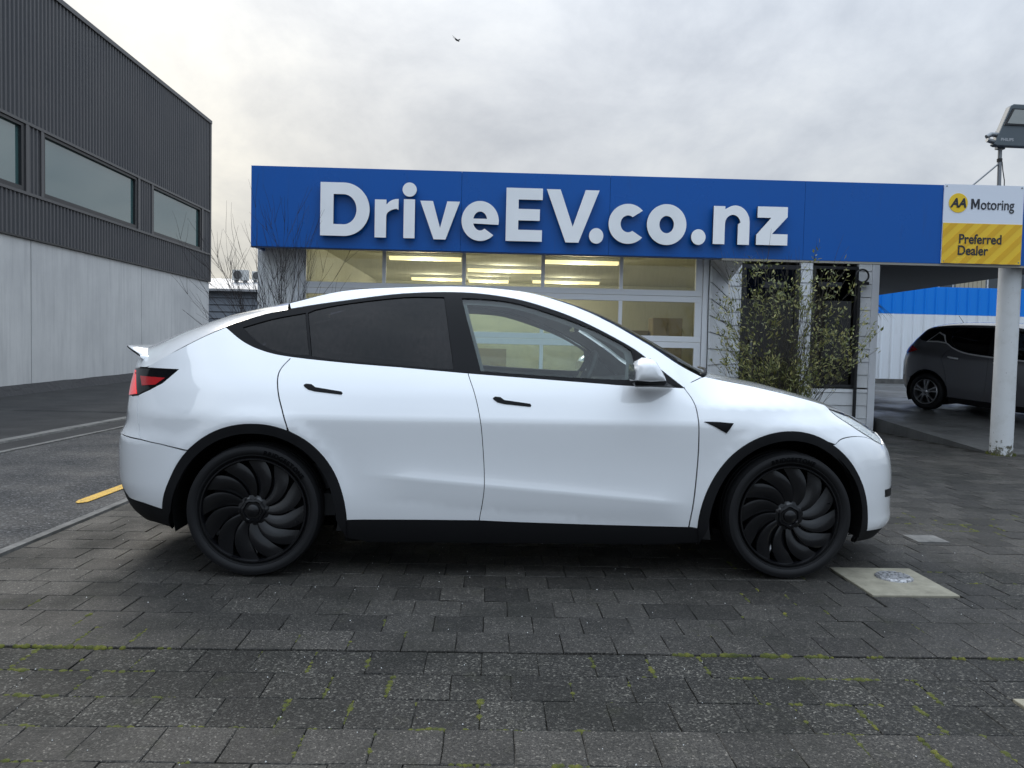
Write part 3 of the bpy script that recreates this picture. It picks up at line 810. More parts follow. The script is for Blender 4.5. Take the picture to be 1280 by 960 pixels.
q.add([(3.95, 12.9, 2.85), (6.32, 12.9, 2.85), (6.32, 14.6, 2.85), (3.95, 14.6, 2.85), (3.98, 13.1, 0), (4.3, 14.6, 0), (4.3, 14.6, 2.9), (3.98, 13.1, 2.9)], [(0, 1, 2, 3), (4, 5, 6, 7)])
q.build('office_inner_wall', 'office_grey', sr, fixn=False)
box('blind', 4.35, 5.03, OY + .10, OY + .11, 1.25, 2.3, 'office_grey', sr)
o = box('office_counter', 4.6, 6.0, 13.8, 14.2, .004, 1.05, 'office_dark'); tag(o, 'dark counter inside the office behind the tall window', 'counter')
# black cable down the door jamb
MB().tube([(2.79, DY - .03, 2.5), (2.785, DY - .032, 1.9), (2.792, DY - .03, 1.2), (2.788, DY - .03, .1)], .006, 6).build('cable', 'black_metal', sr)
# ring bracket on the office wall
rb = thing('ring_bracket', 'black iron post with a ring on top against the white office wall', 'bracket', (6.05, 12.7, 0))
MB().lathe([(.105 + .016 * math.cos(a * math.pi / 4), .016 * math.sin(a * math.pi / 4)) for a in range(8)], 32, 'Y', (6.09, 12.70, 2.585), closed=True).build('ring', 'black_metal', rb, smooth=True)
MB().tube([(6.05, 12.71, 0), (6.05, 12.71, 2.45)], .028, 10).build('post', 'black_metal', rb, auto=40)
MB().box(5.97, 6.20, 12.68, 12.74, 2.44, 2.485).build('arm', 'black_metal', rb)
# showroom contents
def cabinet(x, y, w, d, h, mm, label, cat):
    t = thing('cabinet', label, cat, (x, y, .005))
    box('carcass', x - w / 2, x + w / 2, y - d / 2, y + d / 2, .005, h, mm, t, bevel=.01)
    for k in range(2): box('door', x - w / 2 + .02 + k * w / 2, x - .02 + k * w / 2, y - d / 2 - .02, y - d / 2 - .001, .1, h - .05, mm, t)
cabinet(3.15, 18.4, 1.0, .5, 1.75, 'room_item2', 'tall brown cabinet at the back of the showroom, right side', 'cabinet')
cabinet(4.05, 18.2, .7, .5, 2.05, 'room_item', 'taller tan cabinet in the back right corner of the showroom', 'cabinet')
cabinet(-.6, 18.8, 1.8, .5, 1.25, 'room_item', 'low wide tan cupboard at the back of the showroom', 'cupboard')
# ceiling lights
k = 0
for x0, x1, y, lab in ((-1.88, -.62, 13.75, 'lit strip light in the front row, behind the second door bay'), (.86, 2.18, 13.75, 'lit strip light in the front row, behind the fourth door bay'),
                  (-.56, .92, 15.55, 'single lit strip light in the middle row'),
                  (-1.92, -.72, 17.8, 'lit strip light in the rear row, left'), (-.62, .30, 18.0, 'short lit strip light in the rear row, centre'), (.86, 2.39, 17.8, 'lit strip light in the rear row, right')):
    t = thing('strip_light', lab + ' of the showroom ceiling', 'light', ((x0 + x1) / 2, y, 2.8), 'showroom strip lights')
    box('housing', x0 - .03, x1 + .03, y - .10, y + .10, 2.83, 2.899, 'white_frame', t)
    MB().prism([(y - .09, 2.829), (y + .09, 2.829), (y + .06, 2.775), (y - .06, 2.775)], x0, x1, 'X').build('tube_lens', 'tube', t)
    ld = bpy.data.lights.new('strip_lamp', 'POINT'); ld.energy = 22; ld.color = (1.0, .94, .79); ld.shadow_soft_size = 0.0
    lo = bpy.data.objects.new('strip_lamp', ld); link(lo); lo.location = ((x0 + x1) / 2, y, 2.60); setp(lo, t)

# ------------------------------------------------------------------ blue fascia with raised letters
fs = thing('fascia_sign', 'long blue fascia with raised silver-white web address letters above the showroom', 'sign', (2, 9.6, 2.43))
seams = [-3.02, -.44, 1.40, 3.84, 6.28, 9.3]
for i in range(5):
    box('fascia_panel', seams[i] + .0015, seams[i + 1] - .0015, 9.60, 9.64, 2.432, 3.412, 'blue', fs, bevel=.002)
box('fascia_backing', -3.015, 9.29, 9.641, 9.70, 2.44, 3.40, 'blue_edge', fs)
box('fascia_return', -3.02, -2.98, 9.701, 10.5, 2.432, 3.41, 'blue', fs)
box('drip_trim', 2.82, 9.3, 9.604, 9.66, 2.405, 2.4315, 'gutter', fs)
box('drip_trim', -3.02, 2.80, 9.61, 9.66, 2.418, 2.4315, 'blue_edge', fs)

def arc(cx, cy, rx, ry, a0, a1, n=20):
    return [(cx + rx * math.cos(R(a0 + (a1 - a0) * i / n)), cy + ry * math.sin(R(a0 + (a1 - a0) * i / n))) for i in range(n + 1)]
def glyph(ch, w, h):
    s_ = .152                                              # stroke, metres
    if ch == 'D':
        r = h / 2
        out = [(0, 0)] + [(w - r * .98, 0)] + arc(w - r * .98, r, r * .98, r, -90, 90, 30)[1:] + [(0, h)]
        i = s_; r2 = h / 2 - i * .93
        inn = [(s_ * 1.05, i * .93)] + arc(w - r * .98, r, r * .98 - s_ * 1.05, r2, -90, 90, 30) + [(s_ * 1.05, h - i * .93)]
        return [out, inn]
    if ch == 'r':
        a = s_ * .92
        pts = [(0, 0), (a, 0), (a, h * .55)] + arc(a + h * .32, h * .55, h * .32, h * .20, 180, 100, 10)[1:] + [(w, h * .72), (w, h)] + \
              arc(w - .01, h * .72, w - a * .98, h * .28, 88, 150, 8)[1:] + [(a, h * .86), (a, h * .975), (0, h * .975)]
        return [pts]
    if ch == 'i':
        x = (w - .136) / 2
        return [[(x, 0), (x + .136, 0), (x + .136, h * .70), (x, h * .70)], arc(w / 2, h - .086, .086, .086, 0, 354, 40)]
    if ch in 'vV':
        b = s_ * (1.02 if ch == 'v' else 1.12)
        return [[(w / 2 - b * .47, 0), (w / 2 + b * .47, 0), (w, h), (w - b, h), (w / 2 + .004, h * .30), (b, h), (0, h)]]
    if ch == 'E':
        t_ = s_ * .92
        return [[(0, 0), (w, 0), (w, t_), (s_, t_), (s_, (h - t_) / 2), (w * .93, (h - t_) / 2), (w * .93, (h + t_) / 2), (s_, (h + t_) / 2), (s_, h - t_), (w, h - t_), (w, h), (0, h)]]
    if ch == '.':
        return [arc(w / 2, h / 2, w / 2, h / 2, 0, 354, 40)]
    if ch == 'c':
        rx, ry = w * .56, h / 2; cx, cy = rx, h / 2; t_ = s_ * .98
        o_ = arc(cx, cy, rx, ry, 42, 318, 44); i_ = arc(cx, cy, rx - t_, ry - t_ * .95, 318, 42, 40)
        i_ = [q for q in arc(cx, cy, rx - t_, ry - t_ * .95, 306, 54, 40)]
        return [o_ + i_]
    if ch == 'o':
        return [arc(w / 2, h / 2, w / 2, h / 2, 0, 354, 52), arc(w / 2, h / 2, w / 2 - s_ * 1.02, h / 2 - s_ * .95, 0, 352, 44)]
    if ch == 'e':
        rx, ry = w / 2, h / 2; t_ = s_ * .98
        # outer contour from the bar's right end round the top, left and bottom to the terminal
        out = arc(rx, ry, rx, ry, -10, 316, 50)
        inn = arc(rx, ry, rx - t_ * .95, ry - t_ * .86, 308, 196, 30)
        return [out + inn + [(w * .985, ry - ry * .17)], arc(rx, ry, rx - t_ * .95, ry - t_ * .86, 14, 166, 24)]
    if ch == 'n':
        a = s_ * .95; r = w * .40
        pts = [(0, 0), (a, 0), (a, h * .52)] + arc(w * .535, h * .52, w * .535 - a, h * .24, 180, 0, 16)[1:-1] + [(w - a, h * .52), (w - a, 0), (w, 0), (w, h * .56)] + \
              arc(w * .60, h * .56, w * .40, h * .44, 0, 118, 18)[1:] + [(a * .99, h * .90), (a * .99, h * .975), (0, h * .975)]
        return [pts]
    if ch == 'z':
        t_ = s_ * .90
        return [[(0, 0), (w, 0), (w, t_), (w * .50, t_), (w * .98, h - t_ * .9), (w * .98, h), (w * .02, h), (w * .02, h - t_), (w * .46, h - t_), (0, t_ * .9)]]
def curve_mesh(name, splines, depth, mats, bevel=0., parent=None):
    cu = bpy.data.curves.new(name, 'CURVE'); cu.dimensions = '2D'; cu.fill_mode = 'BOTH'; cu.extrude = depth / 2; cu.bevel_depth = bevel; cu.bevel_resolution = 1
    for sp in splines:
        p = cu.splines.new('POLY'); p.points.add(len(sp) - 1); p.use_cyclic_u = True
        for q, (x, y) in zip(p.points, sp): q.co = (x, y, 0, 1)
    ob = bpy.data.objects.new(name, cu); link(ob)
    dg = bpy.context.evaluated_depsgraph_get()
    me = bpy.data.meshes.new_from_object(ob.evaluated_get(dg))
    bpy.data.objects.remove(ob); bpy.data.curves.remove(cu)
    return finish_text(name, me, mats, depth)
def finish_text(name, me, mats, depth):
    me.materials.clear()
    for q in mats: me.materials.append(M[q])
    for p in me.polygons:
        p.material_index = 0 if p.normal.z > .5 or len(mats) == 1 else 1
        p.use_smooth = False
    o = bpy.data.objects.new(name, me); link(o); return o
LET = [('D', -2.152, -1.553, 2.570, 3.216), ('r', -1.49, -1.202, 2.563, 3.035), ('i', -1.14, -1.001, 2.563, 3.238), ('v', -.939, -.454, 2.558, 3.022),
       ('e', -.431, .025, 2.552, 3.038), ('E', .112, .558, 2.562, 3.209), ('V', .605, 1.254, 2.562, 3.205), ('.', 1.138, 1.315, 2.556, 2.746),
       ('c', 1.375, 1.805, 2.564, 3.053), ('o', 1.849, 2.338, 2.562, 3.062), ('.', 2.401, 2.581, 2.574, 2.766), ('n', 2.672, 3.123, 2.590, 3.068), ('z', 3.21, 3.601, 2.594, 3.065)]
for ch_, x0, x1, z0, z1 in LET:
    o = curve_mesh('letter', glyph(ch_, x1 - x0, z1 - z0), .05, ['letter', 'letter_side'])
    o.rotation_euler = (R(90), 0, 0); o.location = (x0, 9.53, z0)
    setp(o, fs)

def text_mesh(name, body, size, depth, mats, offset=0., shear=0., align='LEFT', spacing=1.):
    cu = bpy.data.curves.new(name, 'FONT'); cu.body = body; cu.size = size; cu.extrude = depth / 2; cu.offset = offset; cu.shear = shear
    cu.align_x = align; cu.space_character = spacing
    ob = bpy.data.objects.new(name, cu); link(ob)
    dg = bpy.context.evaluated_depsgraph_get()
    me = bpy.data.meshes.new_from_object(ob.evaluated_get(dg))
    bpy.data.objects.remove(ob); bpy.data.curves.remove(cu)
    return finish_text(name, me, mats, depth)
# dealer board on the fascia
ds = thing('dealer_sign', 'white and yellow motoring dealer board fixed to the right of the blue fascia', 'sign', (6.09, 9.58, 2.43))
box('board', 5.585, 6.60, 9.583, 9.597, 2.437, 3.420, 'aa_white', ds)
lower = box('yellow_field', 5.587, 6.598, 9.579, 9.5825, 2.439, 2.940, 'aa_yellow', ds)
def clip_stripe(c0, w):                                  # diagonal stripes clipped to the yellow field
    x0, x1, z0, z1 = 5.589, 6.596, 2.441, 2.938
    poly = [(c0, z0), (c0 + w, z0), (c0 + w + (z1 - z0), z1), (c0 + (z1 - z0), z1)]
    def clip(poly, inside, inter):
        out = []
        for i, p in enumerate(poly):
            q = poly[(i + 1) % len(poly)]
            if inside(p): out.append(p)
            if inside(p) != inside(q): out.append(inter(p, q))
        return out
    def ix(x): return lambda p, q: (x, p[1] + (q[1] - p[1]) * (x - p[0]) / (q[0] - p[0]))
    poly = clip(poly, lambda p: p[0] >= x0, ix(x0))
    if poly: poly = clip(poly, lambda p: p[0] <= x1, ix(x1))
    return poly
for i in range(-3, 6):
    pl = clip_stripe(5.60 + i * .205, .095)
    if len(pl) >= 3: MB().prism(pl, 9.5765, 9.5785, 'Y').build('stripe', 'aa_yellow2', lower)
disc = MB().lathe([(0, 0), (.120, 0), (.120, .004)], 40, 'Y', (5.768, 9.578, 3.190)).build('emblem_disc', 'aa_disc', ds)
def put_text(o, x, y, z, parent, sx=1.):
    o.rotation_euler = (R(90), 0, 0); o.location = (x, y, z); o.scale = (sx, 1, 1); setp(o, parent)
put_text(text_mesh('lettering', 'AA', .155, .002, ['print_dark'], .006, .25), 5.672, 9.575, 3.138, disc, .92)
put_text(text_mesh('lettering', 'otoring', .180, .002, ['print_dark'], .0018), 6.052, 9.579, 3.118, ds, .80)
put_text(curve_mesh('lettering', [[(0, 0), (.024, 0), (.024, .082), (.046, .020), (.062, .020), (.084, .082), (.084, 0), (.108, 0), (.108, .128), (.080, .128), (.054, .058), (.028, .128), (0, .128)]], .002, ['print_dark']), 5.932, 9.579, 3.118, ds)
put_text(text_mesh('lettering', 'Preferred', .165, .002, ['print_dark'], .003), 5.790, 9.574, 2.690, ds, .86)
put_text(text_mesh('lettering', 'Dealer', .165, .002, ['print_dark'], .003), 5.780, 9.574, 2.548, ds, .86)
for x in (5.615, 6.570):
    for z in (3.395, 2.465): MB().lathe([(0, 0), (.009, 0), (.009, .005)], 10, 'Y', (x, 9.577, z)).build('screw', 'steel', ds)

# ------------------------------------------------------------------ column
cl = thing('canopy_column', 'round white painted column with peeling base holding up the canopy', 'column', (6.66, 9.86, 0))
prof = [(.135, -.02), (.134, .25), (.131, 1.2), (.130, 2.75)]
MB().lathe(prof, 36, 'Z', (6.66, 9.86, 0)).build('shaft', 'column', cl, smooth=True)
rag = MB()
for i in range(70):
    a = random.random() * 6.283; r_ = .138 + random.random() * .03; h = random.uniform(.01, .045)
    x, y = 6.66 + r_ * math.cos(a), 9.86 + r_ * math.sin(a); w = random.uniform(.006, .016)
    rag.add([(x - w, y - w, -.015), (x + w, y - w, -.015), (x + w, y + w, -.015), (x - w, y + w, -.015), (x, y, h)], [(0, 1, 4), (1, 2, 4), (2, 3, 4), (3, 0, 4)])
tag(rag.build('weeds', 'moss', cl), kind='stuff')

# ------------------------------------------------------------------ floodlight above the fascia
fl = thing('floodlight', 'grey floodlight on a braced steel pole above the dealer board', 'floodlight', (6.49, 9.9, 3.41))
MB().tube([(6.50, 9.92, 3.30), (6.485, 9.92, 4.02)], .024, 12).build('pole', 'steel', fl, auto=40)
MB().tube([(6.487, 9.92, 3.80), (6.487, 9.92, 3.84)], .032, 12).build('collar', 'black_metal', fl, auto=40)
MB().tube([(6.07, 9.92, 3.42), (6.47, 9.92, 3.77)], .011, 8).build('brace', 'steel', fl)
MB().tube([(6.515, 9.91, 3.80), (6.525, 9.90, 3.68), (6.55, 9.90, 3.56), (6.555, 9.90, 3.40)], .006, 6).build('cable', 'black_metal', fl)
# head: a slab leaning back, lens in its upper half
hd = [(6.33, 3.992), (6.37, 3.975), (7.13, 3.965), (7.20, 3.99), (7.02, 4.47), (6.97, 4.495), (6.56, 4.505), (6.52, 4.48)]
MB().prism(hd, 9.80, 9.90, 'Y').build('head', 'lamp_body', fl, bevel=.012)
MB().prism([(6.437, 4.235), (7.075, 4.222), (6.990, 4.43), (6.545, 4.445)], 9.785, 9.7985, 'Y').build('lens_frame', 'frame_dark', fl)
MB().prism([(6.475, 4.252), (7.04, 4.24), (6.972, 4.413), (6.56, 4.427)], 9.778, 9.7845, 'Y').build('lens', 'lamp_glass', fl)
MB().tube([(6.40, 9.84, 4.12), (6.30, 9.83, 4.12), (6.245, 9.83, 4.085)], .03, 10).build('hinge', 'steel', fl, auto=40)
MB().tube([(6.25, 9.83, 4.05), (6.34, 9.84, 4.03)], .028, 10).build('hinge', 'steel', fl, auto=40)
MB().box(6.44, 6.54, 9.90, 9.96, 3.96, 4.2).build('bracket', 'steel', fl)
put_text(text_mesh('lettering', 'PHILIPS', .052, .002, ['silver'], .001), 6.41, 9.799, 4.035, fl)

# ------------------------------------------------------------------ plants
def grow(mb, p, d, L, r, depth, rn, tips, segs=4, spread=.5, n=5, up=.1, kids=(2, 3)):
    pts = [p.copy()]; rad = [r]; q = p.copy(); dd = d.normalized()
    for i in range(segs):
        dd = (dd + Vector((rn.uniform(-1, 1), rn.uniform(-1, 1), rn.uniform(-.6, 1) * .7)) * .13 + Vector((0, 0, up * .3))).normalized()
        q = q + dd * (L / segs); pts.append(q.copy()); rad.append(r * (1 - .55 * (i + 1) / segs))
    mb.tube(pts, rad, n if r > .006 else 4 if r > .003 else 3, caps=False)
    if depth == 0:
        tips.append((pts, dd)); return
    for k in range(rn.randint(*kids)):
        i = rn.randint(1, segs); base = pts[i]
        a = Vector((rn.uniform(-1, 1), rn.uniform(-1, 1), rn.uniform(-.3, .9))).normalized()
        nd = (dd * (1 - spread * .6) + a * spread).normalized()
        grow(mb, base, nd, L * rn.uniform(.5, .75), max(rad[i] * .62, .0022), depth - 1, rn, tips, max(3, segs - 1), spread, n, up, kids)
    grow(mb, pts[-1], dd, L * rn.uniform(.5, .7), max(rad[-1] * .9, .0022), depth - 1, rn, tips, max(3, segs - 1), spread, n, up, kids)
rn = random.Random(5)
bs = thing('bare_shrub', 'leafless dark twiggy shrub in front of the white end wall', 'shrub', (-2.6, 9.15, 0))
stems, tips = MB(), []
targets = [(-2.80, 2.30), (-2.73, 2.45), (-2.60, 2.35), (-2.66, 2.0), (-2.92, 1.95), (-2.68, 2.3), (-2.42, 2.4), (-2.40, 2.2), (-2.46, 1.9), (-2.98, 1.65), (-2.33, 2.0), (-2.95, 1.65), (-2.5, 1.8)]
for tx, tz in targets:
    b = Vector((rn.uniform(-2.62, -2.40), 9.2 + rn.uniform(-.1, .1), 0))
    e = Vector((tx, 9.2 + rn.uniform(-.35, .3), tz))
    grow(stems, b, e - b, (e - b).length * .60, .012 if tz > 1.9 else .009, 3, rn, tips, 6, .40, 6, .05, (2, 3))
stems.build('branches', 'twig', bs, smooth=True, fixn=False)

def leaf_quad(mb, p, d, up, L, w):
    d = d.normalized(); a = d.cross(up).normalized() if d.cross(up).length > 1e-3 else Vector((1, 0, 0)); nrm = a.cross(d)
    mb.add([p, p + d * L * .45 + a * w / 2 + nrm * L * .05, p + d * L, p + d * L * .45 - a * w / 2 + nrm * L * .05], [(0, 1, 2, 3)])
ls = thing('leafy_shrub', 'airy olive-leaved shrub with many thin stems by the office entrance', 'shrub', (3.45, 8.95, 0))
rn = random.Random(11)
stems, tips, leaves = MB(), [], MB()
base = Vector((3.42, 8.95, 0))
for k in range(30):
    a = rn.uniform(-.95, .95); b = rn.uniform(-.4, .4)
    H = rn.uniform(1.45, 2.25) * (1 - .10 * abs(a))
    e = Vector((3.48 + math.sin(a) * 1.02, 8.95 + b, H))
    s0 = base + Vector((rn.uniform(-.12, .12), rn.uniform(-.1, .1), 0))
    grow(stems, s0, (e - s0) + Vector((0, 0, .25)), (e - s0).length * .52, rn.uniform(.007, .012), 3, rn, tips, 6, .34, 5, .06, (2, 2))
for k in range(13):                                       # low skirt of shoots
    a = rn.uniform(-1.4, 1.4)
    e = Vector((3.48 + math.sin(a) * .95, 8.9 + rn.uniform(-.4, .3), rn.uniform(.8, 1.3)))
    s0 = base + Vector((0, 0, .25))
    grow(stems, s0, e - s0, (e - s0).length * .58, .006, 3, rn, tips, 5, .38, 4, .04, (2, 2))
stems.build('stems', 'bark', ls, smooth=True, fixn=False)
for pts, d in tips:
    p0 = pts[-1]
    if ((p0.x - 3.5) / 1.12) ** 2 + ((p0.z - 1.45) / 1.10) ** 2 > 1: continue
    # foliage in patches: dense at the outside and low down, sparse in the middle
    dens = .75 * noise.noise(p0 * 2.3) + .36 * abs(p0.x - 3.5) + (.22 if p0.z > 1.9 else 0) + (.26 if p0.z < 1.25 else 0) + (.10 if p0.x > 3.9 else 0)
    if dens < .02: continue
    for i in range(rn.randint(2, 4) + int(dens * 6)):
        j = rn.randint(max(1, len(pts) - 3), len(pts) - 1)
        p = pts[j].lerp(pts[j - 1], rn.random()) + Vector((rn.uniform(-.03, .03), rn.uniform(-.03, .03), rn.uniform(-.03, .03)))
        dd = (d * .6 + Vector((rn.uniform(-1, 1), rn.uniform(-1, 1), rn.uniform(-.6, .9))))
        leaf_quad(leaves, p, dd, Vector((rn.uniform(-.8, .8), rn.uniform(-1.2, .2), 1)), rn.uniform(.030, .075), rn.uniform(.014, .028))
leaves.build('foliage', 'leaf', ls, fixn=False)

ct = thing('cabbage_tree', 'strap-leaved plant hanging past the office corner below the canopy', 'plant', (6.85, 14.3, .33))
MB().tube([(6.80, 14.3, .28), (6.84, 14.3, 1.2), (6.82, 14.3, 2.25)], [.07, .055, .05], 8).build('trunk', 'bark', ct, smooth=True)
fo = MB(); rn = random.Random(3)
for k in range(46):
    a = rn.uniform(0, 6.283); el = rn.uniform(-.35, 1.0); L = rn.uniform(.45, .80)
    d = Vector((math.cos(a) * math.cos(el), math.sin(a) * math.cos(el), math.sin(el) * .55)); side = Vector((-math.sin(a), math.cos(a), 0))
    p = Vector((6.82, 14.3, 2.27)); pr = None; v = []; w = rn.uniform(.014, .024)
    for i in range(7):
        t_ = i / 6; q = p + d * L * t_ + Vector((0, 0, -.62 * L * t_ ** 2.2)); ww = w * (1 - t_ ** 2) + .002
        v += [q - side * ww, q + side * ww]
    fo.add(v, [(2 * i, 2 * i + 1, 2 * i + 3, 2 * i + 2) for i in range(6)])
fo.build('leaves', 'flax', ct, fixn=False)

# ------------------------------------------------------------------ bird
bd = thing('bird', 'small dark bird gliding in the grey sky', 'bird', (-2.337, 41.83, 17.65), world=False)
bd.rotation_euler = (R(10), R(35), R(-25))
MB().lathe([(.0, -.17), (.035, -.10), (.05, -.02), (.045, .05), (.028, .10), (.03, .13), (.02, .16), (0, .20)], 12, 'X').build('body', 'bird', bd, smooth=True)
for sy in (-1, 1):
    w_ = MB(); v = []
    for i in range(7):
        t_ = i / 6; y = sy * (.03 + .36 * t_); sw = .04 - .14 * t_ ** 1.6; ch2 = .11 * (1 - t_ ** 2) + .01; z = .10 * math.sin(t_ * 1.6)
        v += [(sw + ch2 / 2, y, z), (sw - ch2 / 2, y, z - .005), (sw, y, z + .008)]
    f = []
    for i in range(6):
        a = 3 * i
        f += [(a, a + 3, a + 5, a + 2), (a + 2, a + 5, a + 4, a + 1), (a + 1, a + 4, a + 3, a)]
    w_.add(v, f).build('wing', 'bird', bd, smooth=True)
MB().add([(-.15, -.02, 0), (-.15, .02, 0), (-.27, .05, .005), (-.27, -.05, .005), (-.15, 0, .015), (-.27, 0, .018)], [(0, 3, 5, 4), (4, 5, 2, 1), (0, 1, 2, 3)]).build('tail', 'bird', bd)

# ------------------------------------------------------------------ cars: body surface as half width over (x, z)
def interp(pts, x):
    n = len(pts)
    if x <= pts[0][0]: return pts[0][1] + (x - pts[0][0]) * (pts[1][1] - pts[0][1]) / (pts[1][0] - pts[0][0])
    if x >= pts[-1][0]: return pts[-1][1] + (x - pts[-1][0]) * (pts[-1][1] - pts[-2][1]) / (pts[-1][0] - pts[-2][0])
    def sec(i): return (pts[i + 1][1] - pts[i][1]) / (pts[i + 1][0] - pts[i][0])
    def tan(i):
        if i == 0: return sec(0)
        if i == n - 1: return sec(n - 2)
        a, b = sec(i - 1), sec(i)
        return 0. if a * b <= 0 else 2 * a * b / (a + b)
    for i in range(n - 1):
        if x <= pts[i + 1][0]:
            h = pts[i + 1][0] - pts[i][0]; t = (x - pts[i][0]) / h
            m0, m1 = tan(i) * h, tan(i + 1) * h
            return (2 * t ** 3 - 3 * t * t + 1) * pts[i][1] + (t ** 3 - 2 * t * t + t) * m0 + (-2 * t ** 3 + 3 * t * t) * pts[i + 1][1] + (t ** 3 - t * t) * m1
def smooth01(x): x = max(0, min(1, x)); return x * x * (3 - 2 * x)
def spl(pts, n=8):
    """Catmull-Rom through the points"""
    P = [Vector((*p, 0))  for p in pts]; P = [P[0] * 2 - P[1]] + P + [P[-1] * 2 - P[-2]]
    out = []
    for i in range(1, len(P) - 2):
        for k in range(n):
            t = k / n
            q = .5 * ((2 * P[i]) + (P[i + 1] - P[i - 1]) * t + (2 * P[i - 1] - 5 * P[i] + 4 * P[i + 1] - P[i + 2]) * t * t + (3 * P[i] - P[i - 1] - 3 * P[i + 1] + P[i + 2]) * t ** 3)
            out.append((q.x, q.y))
    out.append((P[-2].x, P[-2].y)); return out
class Body:
    def __init__(s, WZ, XF, XR, XSF, XSR, AF, AR, extra=None):
        s.WZ, s.XF, s.XR, s.XSF, s.XSR, s.AF, s.AR, s.extra = WZ, XF, XR, XSF, XSR, AF, AR, extra
    def t_of(s, x, z):
        if x > s.XSF: return 1 + math.asin(max(0, min(1, (x - s.XSF) / (interp(s.XF, z) - s.XSF)))) / (math.pi / 2)
        if x < s.XSR: return -math.asin(max(0, min(1, (s.XSR - x) / (s.XSR - interp(s.XR, z))))) / (math.pi / 2)
        return (x - s.XSR) / (s.XSF - s.XSR)
    def p(s, t, z):
        w = interp(s.WZ, z)
        if t > 1:
            k = math.sin(min(t - 1, 1) * math.pi / 2); x = s.XSF + k * (interp(s.XF, z) - s.XSF); e = math.sqrt(max(0, 1 - k ** s.AF))
        elif t < 0:
            k = math.sin(min(-t, 1) * math.pi / 2); x = s.XSR - k * (s.XSR - interp(s.XR, z)); e = math.sqrt(max(0, 1 - k ** s.AR))
        else: x = s.XSR + t * (s.XSF - s.XSR); e = 1
        y = w * e
        if s.extra: y = max(0, y + s.extra(x, z) * e)
        return Vector((x, y, z))
    def nrm(s, t, z):
        h = .004
        t0, t1 = max(-1, t - h), min(2, t + h)
        a = s.p(t1, z) - s.p(t0, z); b = s.p(t, z + .006) - s.p(t, z - .006)
        n = b.cross(a)
        if n.length < 1e-9: return Vector((1 if t > 1 else -1, 0, 0))
        n.normalize()
        if n.y < 0: n = -n
        return n
    def side(s, x, z): return s.p(s.t_of(x, z), z)
TS = 1.5
def pip(p, poly):
    x, y = p; c_ = False; j = len(poly) - 1
    for i in range(len(poly)):
        xi, yi = poly[i]; xj, yj = poly[j]
        if (yi > y) != (yj > y) and x < (xj - xi) * (y - yi) / (yj - yi) + xi: c_ = not c_
        j = i
    return c_
def dense(poly, d):
    out = []
    for i, p in enumerate(poly):
        q = poly[(i + 1) % len(poly)]; L = math.hypot(q[0] - p[0], q[1] - p[1]); n = max(1, int(math.ceil(L / d)))
        if L < 1e-6: continue
        for k in range(n): out.append((p[0] + (q[0] - p[0]) * k / n, p[1] + (q[1] - p[1]) * k / n))
    return out
def inset(poly, g):
    A = sum(poly[i][0] * poly[(i + 1) % len(poly)][1] - poly[(i + 1) % len(poly)][0] * poly[i][1] for i in range(len(poly)))
    sg = 1 if A > 0 else -1; out = []; n = len(poly)
    for i in range(n):
        a, b, c_ = Vector(poly[i - 1]), Vector(poly[i]), Vector(poly[(i + 1) % n])
        d1, d2 = (b - a), (c_ - b)
        if d1.length < 1e-9 or d2.length < 1e-9: out.append(tuple(b)); continue
        d1.normalize(); d2.normalize()
        n1, n2 = Vector((-d1.y, d1.x)) * sg, Vector((-d2.y, d2.x)) * sg
        q = n1 + n2; L = max(.35, q.length_squared / 2)
        out.append(tuple(b + q * (g / L)))
    return out
